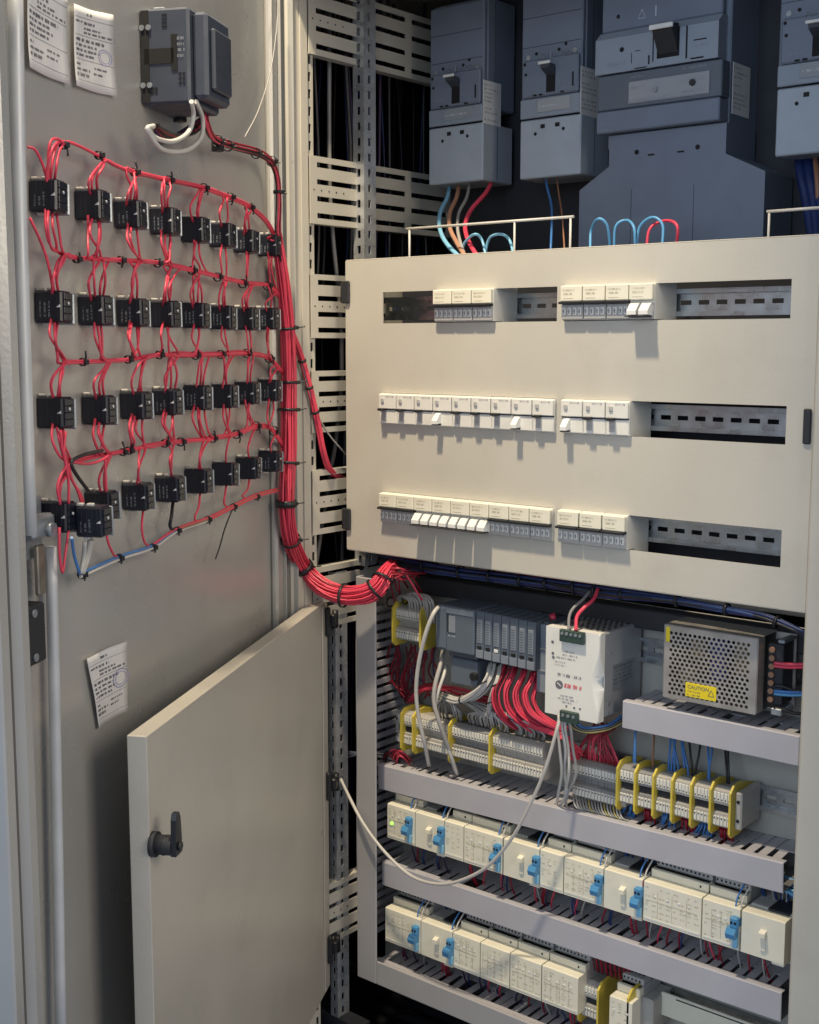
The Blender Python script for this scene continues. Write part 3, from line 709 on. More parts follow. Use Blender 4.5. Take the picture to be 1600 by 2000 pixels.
# papers taped to the door: gently curled sheets with print
def paper(quad, label, seed, lines, stamp=None):
    """quad: four image corners (tl, tr, br, bl) on the door"""
    P = [dpt(x, y, 0.002) for x, y in quad]; rn = random.Random(seed)
    t = thing('paper_notice', label, 'paper', tuple(P[3]))
    nx, nz = 8, 12; b = MB(); vs = []; ph = rn.random()*6
    def Q(u, v, lift=0.0):
        p = (P[0]*(1-u)+P[1]*u)*(1-v)+(P[3]*(1-u)+P[2]*u)*v
        cur = 0.0010+0.0022*(abs(u-0.5)*2)**3+0.0016*max(0, v-0.8)*5*(0.5+0.5*math.sin(u*5+ph))+0.0005*math.sin(v*7+ph)+0.0003*math.sin(u*9+v*4)
        ed = 0.0004*math.sin(u*7+ph)*(1 if v in (0.0, 1.0) else 0)
        return p + dn*(cur+0.0004+lift) + Vector((0, 0, ed))
    for j in range(nz+1):
        for i in range(nx+1): vs.append(Q(i/nx, j/nz))
    b.add(vs, [(j*(nx+1)+i, j*(nx+1)+i+1, (j+1)*(nx+1)+i+1, (j+1)*(nx+1)+i) for j in range(nz) for i in range(nx)], True)
    o = b.build('sheet', 'paper', t, True)
    sm = o.modifiers.new('t', 'SOLIDIFY'); sm.thickness = 0.0003
    k = MB(); L = 0.0007
    def bar(u0, u1, v, h):
        n = max(1, int((u1-u0)*10))
        for i in range(n):
            a, c = u0+(u1-u0)*i/n, u0+(u1-u0)*(i+1)/n
            k.add([Q(a, v, L), Q(c, v, L), Q(c, v+h, L), Q(a, v+h, L)], [(0, 1, 2, 3)])
    for (v, u0, u1, h, kind) in lines:
        if kind == 'rule': bar(u0, u1, v, 0.005)
        else:
            u = u0
            while u < u1:
                w = rn.uniform(0.03, 0.13); e = min(u+w, u1)
                uu = u
                while uu < e:
                    cw = rn.uniform(0.007, 0.02); hh = h*rn.uniform(0.7, 1.0); bar(uu, min(uu+cw, e), v+(h-hh)/2, hh); uu += cw+0.007
                u = e+rn.uniform(0.02, 0.05)
    k.build('print', 'ink', t, True)
    if stamp:
        q = MB(); u, v, r = stamp
        for i in range(20):
            a0, a1 = i/20*6.283, (i+0.8)/20*6.283
            for rr in (r, r*0.72):
                q.add([Q(u+math.cos(a)*g, v+math.sin(a)*g*0.6, L*1.2) for a, g in ((a0, rr), (a1, rr), (a1, rr*0.9), (a0, rr*0.9))], [(0, 1, 2, 3)])
        q.build('ink_stamp', 'ink_blue', t, True)
LN = [(0.06, .35, .52, .04, 't'), (.13, .02, .98, 0, 'rule'), (.17, .04, .24, .028, 't'), (.17, .28, .55, .04, 't'), (.24, .28, .70, .03, 't'), (.29, .28, .95, .03, 't'), (.345, .04, .98, 0, 'rule'),
      (.38, .06, .78, .045, 't'), (.45, .06, .6, .035, 't'), (.51, .06, .65, .035, 't'), (.57, .06, .55, .035, 't'), (.64, .04, .98, 0, 'rule'), (.69, .06, .16, .03, 't'), (.70, .50, .85, .03, 't'),
      (.75, .06, .40, .035, 't'), (.77, .48, .75, .03, 't'), (.81, .06, .36, .045, 't'), (.90, .04, .98, 0, 'rule')]
paper(((46, -62), (124, -6), (128, 166), (48, 132)), 'printed paper notice at the top edge of the open door', 3, LN)
paper(((137, 8), (214, 30), (221, 190), (140, 168)), 'whole printed paper notice beside the black meter on the door', 4, LN, (0.78, 0.55, 0.17))
paper(((164, 1286), (242, 1252), (243, 1388), (188, 1422)), 'crumpled printed paper notice low on the open door', 5, LN, (0.82, 0.48, 0.22))

# meter module on the back of the door
mx0, mz0 = dloc(275, 205, 0.0)
mx1, mz1 = dloc(278, 22, 0.0)
met = thing('panel_meter', 'dark grey meter module fixed to the upper part of the open door', 'meter', tuple(dpt(275, 205, 0.0)), DROT)
H = mz1-mz0; WX = 0.088; DP = 0.060
MB().cbox((0.0, -DP, 0.0), (WX, -0.0004, H), 0.003).build('case', 'meter', met)
MB().cbox((0.008, -DP-0.018, 0.006), (WX-0.010, -DP-0.0002, H-0.004), 0.004).build('front_housing', 'meter', met)
MB().cbox((0.016, -DP-0.024, 0.016), (WX-0.020, -DP-0.0182, H*0.80), 0.002).build('front_cover', 'breaker_dark', met)
m = MB()
for k in range(6): m.box((-0.0006, -0.012-0.0045*(k % 3), 0.012+0.004*(k//3)), (0.0004, -0.0085-0.0045*(k % 3), 0.0145+0.004*(k//3)))
m.box((-0.0008, -0.042, H*0.42), (0.0004, -0.006, H*0.58)); m.box((-0.0008, -0.046, H*0.34), (0.0004, -0.0385, H*0.72))
m.box((-0.0008, -0.012, H*0.02), (0.0004, -0.003, H*0.98))
for zz in (.20, .25, .30): m.box((-0.0008, -0.0545, H*zz), (0.0004, -0.0515, H*zz+0.0025)); m.box((-0.0008, -0.0500, H*zz), (0.0004, -0.0470, H*zz+0.0025))
for k in range(4): m.box((-0.0008, -0.034, H*(0.80+k*0.04)), (0.0004, -0.028, H*(0.815+k*0.04)))
m.build('vent_slot', 'hole', met)
for (y, z) in ((-0.012, .20), (-0.012, .80), (-0.004, .20), (-0.004, .80)):
    MB().cyl((-0.0008, y, H*z), (-0.0022, y, H*z), 0.0032, n=10).build('terminal_screw', 'zinc', met)
q = MB(); rn = random.Random(9)
for k in range(4): strokes(q, (-0.0009, -0.046, H*(.66-k*.06)), (0, -1, 0), (0, 0, 1), 0.010, 0.0030, rn)
q.build('rating_print', 'print_dim', met)
MB().cbox((0.034, -0.016, H+0.0004), (0.044, -0.002, H+0.010), 0.001).build('bracket', 'zinc', met)

# ---------------------------------------------------------------- 32 lamp contact blocks
cbm = {}
cbm['body'] = MB().cbox((-0.0135, -0.0295, -0.0152), (0.0070, -0.0010, 0.0152), 0.0018).mesh('body', 'block_black')
q = MB()
for k in range(4): q.box((-0.0139, -0.0085-0.0055*k, -0.012), (-0.0134, -0.0078-0.0055*k, 0.012))
cbm['rib'] = q.mesh('side_rib', 'soft_black')
q = MB(); q.prism([(-0.0285, -0.0008), (-0.0238, -0.0008), (-0.0278, 0.0020)], 'x', -0.0140, -0.0134)
cbm['arrow'] = q.mesh('arrow_mark', 'paper')
q = MB()
for zz in (-0.0098, -0.0032, 0.0034, 0.0100): q.cbox((-0.0118, -0.0318, zz-0.0031), (0.0050, -0.0293, zz+0.0031), 0.0004)
cbm['front'] = q.mesh('terminal_row', 'block_black')
q = MB()
for zz in (0.0034,): q.cyl((-0.004, -0.0316, zz), (-0.004, -0.0325, zz), 0.0015, n=8)
cbm['screw'] = q.mesh('terminal_screw', 'rod_steel')
q = MB().cbox((0.0072, -0.0315, -0.0165), (0.0100, -0.0010, 0.0135), 0.0016)
cbm['collar'] = q.mesh('collar', 'zinc')
q = MB()
for (y, z) in ((-0.003, 0.0152), (-0.014, 0.0152), (-0.009, -0.0180)): q.cbox((-0.010, y-0.005, z), (-0.004, y+0.002, z+0.0030), 0.0008)
cbm['tab'] = q.mesh('fixing_tab', 'wire_white')
side_txt = []
for k in range(3):
    q = MB(); rn_ = random.Random(60+k)
    for j in range(3): strokes(q, (-0.01372, -0.0065-0.0045*j, -0.010), (0, 0, 1), (0, -1, 0), 0.018*rn_.uniform(.5, 1), 0.0018, rn_)
    side_txt.append(q.mesh('label_print', 'print_dim'))
ROWS = [[(98, 385), (184, 402), (257, 419), (325, 433), (384, 449), (437, 460), (483, 472), (528, 480)],
        [(108, 600), (190, 606), (262, 610), (326, 613), (384, 616), (437, 620), (483, 622), (525, 622)],
        [(113, 805), (196, 800), (269, 791), (330, 784), (389, 776), (441, 773), (485, 767), (528, 762)],
        [(117, 1008), (203, 985), (272, 968), (335, 953), (391, 938), (442, 925), (487, 913), (530, 900)]]
RN = ['top row', 'second row', 'third row', 'bottom row']
def block(px, py, label, extra=0.0, grp='contact blocks wired in rows on the open door'):
    p = dpt(px, py, 0.016)
    s = -(p-DH).dot(dd); b = DH - dd*s
    t = thing('contact_block', label, 'contact block', (b.x+dn.x*extra, b.y+dn.y*extra, p.z), DROT, grp)
    tl = random.uniform(-.05, .05); t.rotation_euler = (0, 0, DROT+random.uniform(-.05, .05))
    t.rotation_euler.y = tl
    for k, nm in (('body', 'body'), ('rib', 'side_rib'), ('arrow', 'arrow_mark'), ('front', 'terminal_row'), ('screw', 'terminal_screw'), ('collar', 'collar'), ('tab', 'fixing_tab')):
        part(nm, cbm[k], t)
    if random.random() < .6: part('label_print', random.choice(side_txt), t)
    return t
for r, row in enumerate(ROWS):
    for c, (x, y) in enumerate(row):
        lab = 'black contact block on the door, %s from the left in the %s' % (ORD[c], RN[r])
        if r == 3 and c == 0: lab = 'black contact block behind the stacked one, nearest the door lock'
        block(x, y, lab)
p = dpt(128, 1014, 0.05)
block(132, 1014, 'black contact block stacked on the block beside the door lock', 0.030)

# ---------------------------------------------------------------- red wiring on the door
HP = [[(118, 275), (150, 283), (190, 303), (225, 322), (262, 336), (330, 352), (395, 366), (447, 385), (485, 402), (520, 432), (540, 470)],
      [(108, 490), (150, 503), (235, 508), (308, 513), (375, 528), (425, 540), (475, 552), (525, 558), (550, 585)],
      [(115, 708), (160, 706), (250, 702), (312, 692), (385, 693), (430, 692), (480, 690), (525, 699), (552, 728)],
      [(140, 903), (180, 893), (250, 880), (320, 866), (355, 862), (415, 856), (460, 848), (500, 832), (530, 838), (552, 872)]]
RW = 0.00138
def hpath(h, x0):
    P = HP[h]; out = []
    for i in range(len(P)-1):
        (xa, ya), (xb, yb) = P[i], P[i+1]
        if xb <= x0: continue
        if xa < x0: out.append((x0, ya+(yb-ya)*(x0-xa)/(xb-xa)))
        elif not out or out[-1][0] < xa: out.append((xa, ya))
    out.append(P[-1]); return out
HO = 0.020
LBL = ['red wire run tied above the top row of contact blocks', 'red wire run tied between the top and second rows of blocks', 'red wire run tied between the second and third rows of blocks', 'red wire run tied between the third and bottom rows of blocks']
def tie(par, p, axis, r, tail=None, name='cable_tie', w=0.0042):
    b = MB().band(p, axis, r, w, 0.0010, 12)
    b.cbox(Vector(p)+dn*r-Vector((.0022, .0022, .0026)), Vector(p)+dn*r+Vector((.0026, .0026, .0026)), 0.0006)
    if tail is not None: b.tube([Vector(p)+dn*r*0.8, Vector(p)+dn*r*1.2+Vector(tail)*0.5, Vector(p)+dn*r*1.2+Vector(tail)], 0.0010, n=4, k=2)
    return b.build(name, 'black', par, True)
for h in range(4):
    t = thing('wire_harness', LBL[h], 'wiring', tuple(dpt(*HP[h][0], HO)), 0, 'red wire runs on the open door')
    cnt = 0
    for (rr, up_) in ((h, True), (h-1, False)):
        if rr < 0: continue
        for c, (bx, by) in enumerate(ROWS[rr]):
            sc = 1-c*0.055
            nw = (random.choice((3, 4)) if c < 5 else random.choice((2, 3))) if (rr != 3) else (2 if c < 5 else 1)
            for j in range(nw):
                jx = (j-(nw-1)/2)*7.5*sc+random.uniform(-2, 2)
                back = random.random() < 0.25 and c > 0
                xs_ = bx+(random.uniform(8, 34) if not back else -random.uniform(4, 12))*sc
                hp = hpath(h, max(HP[h][0][0]+2, xs_))
                off = jit(1.0).normalized()*random.uniform(0.0005, 0.0012+0.00045*math.sqrt(c*3+1))
                sgn = -1 if up_ else 1
                y0 = by+sgn*20*sc
                hy = hp[0][1]
                pts = [dpt(bx+jx, y0, 0.017), dpt(bx+jx+random.uniform(-7, 7)*sc, y0+(hy-y0)*random.uniform(.35, .5), HO+random.uniform(0, .010)), dpt(bx+jx*0.6+(hp[0][0]-bx)*0.45+random.uniform(-3, 3), y0+(hy-y0)*random.uniform(.76, .92), HO+random.uniform(0, .008))]
                q = [dpt(x, y, HO)+off for x, y in hp]
                pts += q
                MB().tube(pts, RW*random.uniform(0.92, 1.05), n=6, k=4).build('wire', 'wire_red', t, True)
                cnt += 1
    TI = [[(124, 283), (193, 303), (263, 336), (330, 352), (398, 367), (449, 385), (487, 405)], [(150, 506), (236, 508), (308, 514), (375, 528), (425, 541), (474, 554), (522, 558)],
          [(162, 707), (250, 702), (311, 693), (382, 694), (431, 692), (482, 690), (526, 700)], [(240, 883), (252, 880), (322, 866), (353, 863), (415, 856), (462, 848), (500, 832), (535, 842)]][h]
    for i, (x, y) in enumerate(TI):
        ax = dpt(x+8, y, HO)-dpt(x-8, y, HO)
        tie(t, dpt(x, y, HO), ax, 0.0033+0.0004*i, (random.uniform(-.004, .004), -0.002, random.choice((-1, 1))*random.uniform(.006, .012)))
# loose leads at the left edge of the door
t = thing('loose_leads', 'red leads entering from behind the locking rod at upper left', 'wiring', tuple(dpt(56, 288, HO)))
MB().tube([dpt(54, 287, .012), dpt(68, 292, .016), dpt(82, 318, .018), dpt(92, 352, .02), dpt(95, 370, .02)], RW).build('wire', 'wire_red', t, True)
MB().tube([dpt(58, 425, .012), dpt(72, 455, .016), dpt(90, 500, .02), dpt(100, 545, .02), dpt(104, 580, .02)], RW).build('wire', 'wire_red', t, True)
MB().tube([dpt(96, 372, .02), dpt(94, 320, .022), dpt(98, 278, .022), dpt(112, 271, .022), dpt(128, 284, .022)], RW).build('wire', 'wire_red', t, True)
# leads of the lower left blocks
t = thing('block_leads', 'red leads looping round the stacked block beside the door lock', 'wiring', tuple(dpt(120, 1110, .03)))
for pts in ([(118, 840), (122, 880), (130, 905), (118, 930), (112, 955), (118, 985)], [(128, 842), (125, 885), (128, 905), (134, 940), (134, 985)], [(133, 905), (140, 935), (152, 960), (160, 985)], [(116, 1030), (116, 1080), (122, 1118), (128, 1080), (134, 1035)],
            [(128, 905), (142, 940), (156, 962), (163, 982)], [(140, 902), (170, 906), (195, 900), (212, 890)], [(205, 895), (206, 925), (208, 960)]):
    MB().tube([dpt(x, y, 0.030) for x, y in pts], RW*1.05).build('wire', 'wire_red', t, True)
MB().tube([dpt(200, 880, .028), dpt(165, 888, .03), dpt(140, 902, .032), dpt(148, 925, .032), dpt(175, 962, .03)], 0.0019).build('sleeve', 'wire_black', t, True)
# lower run: drops from the bottom row to a mixed cable run
H5 = [(156, 1124), (232, 1090), (298, 1068), (345, 1036), (405, 1015), (455, 990), (500, 969), (540, 958)]
t = thing('wire_harness', 'blue, white and brown wire run sloping under the bottom row of blocks', 'wiring', tuple(dpt(*H5[0], HO)))
for k, (m_, o, a, b) in enumerate((('wire_blue', (0, 0, .0016), 0, 8), ('wire_white', (0.0008, 0, -.0016), 0, 8), ('wire_midgrey', (-.001, .001, 0), 0, 8), ('wire_red', (.001, 0, .0026), 2, 8), ('wire_brown', (.001, .001, .001), 3, 8), ('wire_red', (.002, .001, -.0004), 4, 8))):
    MB().tube([dpt(x, y, HO)+Vector(o) for x, y in H5[a:b]], 0.0016).build('wire', m_, t, True)
for k, (bx, by, hx, hy, m_) in enumerate(((212, 1010, 228, 1088, 'wire_red'), (280, 995, 290, 1066, 'wire_red'), (338, 980, 340, 1036, 'wire_black'), (391, 962, 388, 1020, 'wire_red'), (442, 948, 446, 992, 'wire_red'), (487, 935, 482, 976, 'wire_red'))):
    MB().tube([dpt(bx, by, .018), dpt(bx-3, (by+hy)/2, .024), dpt(hx-8, hy-8, .022), dpt(hx, hy, HO)], RW*(1.5 if m_ == 'wire_black' else 1)).build('drop', m_, t, True)
for (x, y) in ((160, 1122), (232, 1090), (298, 1069), (345, 1036), (405, 1015), (455, 990), (500, 970)):
    tie(t, dpt(x, y, HO), dpt(x+8, y-4, HO)-dpt(x-8, y+4, HO), 0.0036, (0, -.002, -.006))
MB().tube([dpt(455, 992, .022), dpt(440, 1030, .024), dpt(430, 1065, .024), dpt(421, 1092, .022)], 0.0010).build('loose_tail', 'wire_black', t, True)
for pts, m_ in (([(140, 1050), (145, 1085), (155, 1118)], 'wire_blue'), ([(166, 1058), (163, 1090), (158, 1120)], 'wire_white'), ([(180, 1054), (172, 1090), (162, 1120)], 'wire_white'), ([(176, 1054), (168, 1088), (160, 1120)], 'wire_white')):
    MB().tube([dpt(x, y, 0.038) if i == 0 else dpt(x, y, .03) for i, (x, y) in enumerate(pts)], 0.0022 if m_ == 'wire_white' else RW*1.2).build('lead', m_, t, True)

# ---------------------------------------------------------------- main red trunk
TR = [(541, 455, .024), (546, 500, .026), (554, 560, .028), (561, 640, .028), (564, 720, .028), (564, 800, .028), (563, 880, .028), (560, 950, .028), (560, 1000, .028), (568, 1055, .028)]
TP = [dpt(x, y, o) for x, y, o in TR]
y_e = [(592, 1108, -0.066), (628, 1146, -0.056), (672, 1163, -0.046), (715, 1160, -0.036), (738, 1146, -0.026), (752, 1124, -0.012), (768, 1104, 0.02)]
TP += [atY(x, y, Y) for x, y, Y in y_e]
TRAD = [.0060, .0078, .0092, .0108, .0112, .0112, .0112, .0115, .0118, .0118, .0126, .0142, .0152, .0152, .0142, .0130, .010]
trunk = thing('main_wire_loom', 'thick red wire loom running down the hinge side and bending into the cabinet', 'wiring', tuple(TP[12]))
CT = catmull(TP, 3); nT = len(CT)
def rad(i):
    f = i/(nT-1)*(len(TRAD)-1); k = min(int(f), len(TRAD)-2); return TRAD[k]+(TRAD[k+1]-TRAD[k])*(f-k)
FR = []; a = Vector((1, 0, 0))
for i in range(nT):
    T_ = (CT[min(i+1, nT-1)]-CT[max(i-1, 0)]).normalized(); a = (a-T_*a.dot(T_)).normalized(); FR.append((a.copy(), T_.cross(a)))
for w in range(64):
    ph = random.random()*6.283; rr = math.sqrt(random.uniform(0.25, 1.0)); tw = random.uniform(-.5, .5); wob = random.uniform(0, 6)
    pts = []
    for i in range(nT):
        an = ph+tw*i/nT*2+0.16*math.sin(i*0.35+wob); g = rad(i)*(rr+0.05*math.sin(i*.5+wob*2))
        pts.append(CT[i]+FR[i][0]*math.cos(an)*g+FR[i][1]*math.sin(an)*g)
    MB().tube(pts, 0.00145, n=5, k=1).build('wire', random.choice(('wire_red', 'wire_red', 'wire_red', 'wire_deepred')), trunk, True)
def trunk_tie(i, w, tail=True, extra=0.0026):
    ax = CT[min(i+1, nT-1)]-CT[max(i-1, 0)]
    b = MB().band(CT[i], ax, rad(i)+extra, w, 0.0013, 18)
    o = CT[i]+rt*(rad(i)+extra)
    b.cbox(o-Vector((.003, .003, .0025)), o+Vector((.003, .003, .0025)), 0.0006)
    if tail: b.tube([o, o+rt*0.008+Vector((0, 0, .001)), o+rt*0.013+Vector((0, 0, .002))], 0.0013, n=4, k=2)
    b.build('cable_tie', 'black', trunk, True)
def near(px, py):
    d = ray(px, py).normalized(); return min(range(nT), key=lambda i: (CT[i]-CAMP-d*(CT[i]-CAMP).dot(d)).length)
for (x, y, w) in ((560, 640, .004), (564, 745, .004), (564, 800, .004), (561, 895, .004), (560, 978, .010), (567, 1048, .004), (592, 1110, .009), (668, 1163, .004), (733, 1150, .004), (748, 1132, .004)):
    trunk_tie(near(x, y), w, x < 600)
for w in range(14):
    a = atY(752, 1126, -0.012)+jit(.010); e = (random.uniform(770, 835), random.uniform(1100, 1175), random.uniform(.03, .08))
    MB().tube([CT[-9]+jit(.010), a, atY((752+e[0])/2+random.uniform(-6, 6), 1118+random.uniform(-12, 14), .012)+jit(.004), atY(*e)], 0.0016, n=5, k=4).build('wire', random.choice(('wire_red', 'wire_deepred', 'wire_deepred')), trunk, True)
# darker bundle dropping from the meter
t = thing('wire_bundle', 'dark red, white and black bundle dropping from the meter to the trunk', 'wiring', tuple(dpt(430, 280, .03)))
B1 = [(400, 212, .045), (404, 245, .046), (418, 272, .036), (455, 287, .03), (505, 300, .03), (532, 318, .03), (543, 350, .03), (545, 400, .03), (543, 455, .028), (548, 510, .028)]
for k in range(20):
    o = jit(1).normalized()*random.uniform(0.002, .0068)
    MB().tube([dpt(x, y, of)+o*(0.75+0.25*math.sin(i+k)) for i, (x, y, of) in enumerate(B1)], 0.0015, n=5, k=4).build('wire', random.choice(('wire_deepred', 'wire_purple', 'wire_red', 'wire_black', 'wire_black', 'wire_grey', 'wire_red')), t, True)
for (x, y) in ((425, 275), (445, 284), (500, 299), (531, 315), (544, 375)):
    tie(t, dpt(x, y, .031), dpt(x+8, y+3, .031)-dpt(x-8, y-3, .031) if y < 320 else Vector((0, 0, 1)), 0.0066, (0.004, .002, -.003))
MB().cbox(dpt(412, 296, .02), dpt(412, 296, .02)+Vector((.012, .012, .012)), .001).build('tie_mount', 'black', t, True)
for pts in ([(374, 198), (378, 225), (368, 258), (338, 276), (306, 270), (288, 252)], [(383, 198), (396, 232), (392, 270), (362, 294), (318, 292), (292, 262), (288, 250), (300, 246)]):
    MB().tube([dpt(x, y, .062 if i == 0 else .055) for i, (x, y) in enumerate(pts)], 0.0027, n=8, k=5).build('white_loop', 'wire_white', t, True)
for k in range(10):
    pts = [(400+k, 214), (398-k*2, 240), (375-k*5, 262+k), (340-k*3, 262+k*2), (312-k, 248+k), (308, 240+k)]
    MB().tube([dpt(x, y, .046-.001*k) for x, y in pts], 0.0019, n=5, k=4).build('wire', random.choice(('wire_deepred', 'wire_black', 'wire_purple', 'wire_black')), t, True)
MB().cbox(dpt(352, 232, .01)-Vector((.006, .006, .004)), dpt(352, 232, .01)+Vector((.006, .006, .014)), .001).build('tie_mount', 'black', t, True)
# slack clear lead from the top of the door
t = tag(MB().tube([dpt(545, -20, .022), dpt(540, 60, .022), dpt(528, 140, .02), dpt(505, 215, .02), (dpt(478, 268, .024))], 0.0009, n=6, k=5).build('slack_lead', 'wire_grey'), 'thin pale lead hanging slack from the top of the door', 'wire')
# branch going behind the panel hinge
t = thing('wire_bundle', 'narrow dark red bundle leaving the trunk toward the side brackets', 'wiring', tuple(atY(600, 760, -0.05)))
for k in range(12):
    o = jit(.0030)
    XB = -0.020
    MB().tube([dpt(565, 640, .030)+o, atX(585, 690, XB)+o, atX(604, 755, XB)+o, atX(620, 825, XB)+o, atX(633, 890, XB)+o, atX(650, 925, XB-.01)+o, atX(690, 940, XB-.03)+o], 0.0016, n=5, k=4).build('wire', random.choice(('wire_deepred', 'wire_red', 'wire_red', 'wire_purple')), t, True)
MB().tube([atX(588, 700, -.02), atX(612, 790, -.02), atX(640, 845, -.02), atX(676, 888, -.02)], 0.0014, n=5).build('wire', 'wire_grey', t, True)
for (x, y) in ((590, 705), (604, 757), (616, 805)):
    MB().band(atX(x, y, -.02), Vector((0, .35, -1)), .0052, .004).build('cable_tie', 'black', t, True)

# ================================================================ small lower door
LA = R(28.2); ln = Vector((math.cos(LA), math.sin(LA), 0)); ld = Vector((math.sin(LA), -math.cos(LA), 0))
LH = atY(641, 1500, -0.016); LH = Vector((LH.x, -0.016, 0))
LROT = R(90)+LA
def lpt(px, py, off=0.0): return onplane(px, py, LH+ln*off, ln)
def lloc(px, py, off=0.0):
    p = lpt(px, py, off); return -(p-LH).dot(ld), p.z
xe, ztop = lloc(287, 1443); _, zt2 = lloc(610, 1190)
ztop = (ztop+zt2)/2
zbot = lloc(640, 1932)[1]
ldr = thing('lower_door', 'small beige hinged door standing open in front of the lower compartment', 'door', (LH.x, LH.y, zbot), LROT)
hh = ztop-zbot
MB().cbox((xe, 0.0, 0.0), (-0.004, 0.002, hh), 0.0008).build('sheet', 'small_door_paint', ldr)
MB().cbox((xe-0.0021, -0.0006, 0.0), (xe-0.0001, 0.0215, hh), 0.0008).build('edge_fold', 'small_door_paint', ldr)
MB().cbox((xe, 0.0021, hh-0.002), (-0.004, 0.0215, hh+0.0001), 0.0008).build('edge_fold', 'small_door_paint', ldr)
MB().cbox((xe, 0.0021, 0.0), (-0.004, 0.0215, 0.002), 0.0008).build('edge_fold', 'small_door_paint', ldr)
MB().cbox((-0.034, -0.0022, 0.004), (-0.006, -0.0001, hh-0.004), 0.0008).build('hinge_strip', 'small_door_paint', ldr)
for py in (1215, 1540, 1865):
    z = lloc(632, py)[1]-zbot
    m = MB().cbox((-0.024, -0.010, z-0.024), (-0.012, -0.0024, z+0.024), 0.003)
    m.cbox((-0.0125, -0.016, z-0.010), (0.012, -0.006, z+0.010), 0.002); m.cyl((0.006, -0.012, z-0.014), (0.006, -0.012, z+0.014), 0.005, n=10)
    m.build('hinge', 'black', ldr)
kx, kz = lloc(318, 1650, 0.012); kz -= zbot
m = MB(); m.cyl((kx, -0.0001, kz), (kx, -0.006, kz), 0.0135, n=18); m.cyl((kx, -0.006, kz), (kx, -0.024, kz), 0.0105, n=16); m.cyl((kx, -0.014, kz), (kx, -0.017, kz), 0.0118, n=6)
m.build('lock_barrel', 'soft_black', ldr)
m = MB(); m.prism([(kx-0.0085, kz-0.009), (kx+0.0085, kz-0.009), (kx+0.0090, kz+0.006), (kx+0.0065, kz+0.030), (kx+0.0030, kz+0.0365), (kx-0.0045, kz+0.0365), (kx-0.0070, kz+0.030)], 'y', -0.030, -0.0242)
m.cyl((kx, -0.030, kz), (kx, -0.033, kz), 0.005, n=6)
m.build('lock_cam', 'black', ldr)

# ================================================================ lower compartment
YP = 0.125
fr = thing('equipment_rack', 'beige frame with mounting plate round the lower compartment', 'frame', (0.38, 0.0, -1.02))
def fb(name, a, b, m='paint', c=0.0015): return MB().cbox(a, b, c).build(name, m, fr, True)
fb('frame_stile', (0.017, 0.0, -1.012), (0.0585, 0.0035, -0.345), 'frame_shaded')
fb('stile_fold', (0.017, 0.0037, -1.010), (0.0195, 0.030, -0.345), 'frame_shaded')
fb('frame_bottom_rail', (0.0588, 0.0004, -1.012), (0.745, 0.0037, -0.972), 'frame_shaded')
fb('mounting_plate', (-0.03, YP, -1.10), (0.76, YP+0.003, -0.352), 'plate_grey')
fb('top_rail', (0.06, YP+0.03, -0.345), (0.76, YP+0.045, -0.306))

fb('black_band', (0.06, 0.094, -0.380), (0.755, YP-0.0005, -0.352), 'soft_black', 0.002)  # black band along the top of the mounting plate
# ---------------------------------------------------------------- slotted wiring ducts
fing_me = {}
def duct(x0, x1, z1, h, yf, label, tilt=0.0, yb=YP-0.0005, lipx=None, group='grey slotted wiring ducts'):
    t = thing('wiring_duct', label, 'wiring duct', (x0, yb, z1-h), 0, group)
    t.rotation_euler = (0, -tilt, 0)
    L = x1-x0; d = yb-yf
    MB().cbox((0, -d, 0), (L, -d+0.0022, h), 0.0012).build('cover', 'duct_grey', t)
    MB().cbox((0, -d+0.0023, h-0.0014), (L, -d+0.0115, h+0.0004), 0.0005).build('cover_lip', 'duct_grey', t)
    MB().box((0.001, -0.0018, 0.001), (L-0.001, 0, h-0.003)).build('base', 'duct_dark', t)
    MB().box((0.001, -d+0.004, 0.0), (L-0.001, -0.002, 0.0014)).build('lower_wall', 'duct_dark', t)
    key = round(d, 4)
    if key not in fing_me: fing_me[key] = MB().cbox((0, -d+0.0118, -0.0014), (0.0122, -0.002, 0.0), 0.0004).mesh('finger', 'duct_grey')
    x = 0.003
    while x < L-0.014:
        if random.random() > .03: part('finger', fing_me[key], t, (x+random.uniform(-.0004, .0004), 0, h-0.0022), (random.uniform(-.02, .03) if random.random() > .1 else random.uniform(.03, .10), 0, random.uniform(-.012, .012)))
        x += 0.0172
    MB().box((0.001, -d*0.42, h-0.0052), (L-0.001, -0.0019, h-0.0040)).build('finger_root', 'duct_grey', t)
    return t
YD = 0.034
duct(0.479, 0.7315, -0.4695, 0.0385, YD, 'short grey wiring duct under the perforated power supply')
duct(0.034, 0.7185, -0.6570, 0.0405, YD, 'long grey wiring duct under the terminal strip', tilt=R(1.5))
duct(0.042, 0.7225, -0.8190, 0.0400, YD, 'long grey wiring duct between the two module rows', tilt=R(0.5))
duct(0.030, 0.7225, -0.9900, 0.0400, 0.030, 'long grey wiring duct along the bottom edge of the frame', tilt=0)
# vertical duct behind the stile, its right wall of fingers facing the modules
t = thing('wiring_duct', 'upright slotted wiring duct behind the left stile of the frame', 'wiring duct', (0.0, YP, -0.97), 0, 'grey slotted wiring ducts')
vx = 0.012
MB().cbox((vx-0.045, 0.055, -0.965), (vx, 0.057, -0.40), 0.0008).build('cover', 'duct_grey', t, True)
vf = MB().cbox((vx-0.0014, 0.0575, 0), (vx, YP-0.002, 0.0095), 0.0004).mesh('finger', 'duct_grey', Matrix.Translation((0, -YP, 0)))
z = -0.96
while z < -0.41:
    part('finger', vf, t, (0, 0, z+0.97)); z += 0.0152
MB().box((vx-0.045, 0.058, -0.965), (vx-0.043, YP-0.001, -0.40)).build('back_wall', 'duct_dark', t, True)

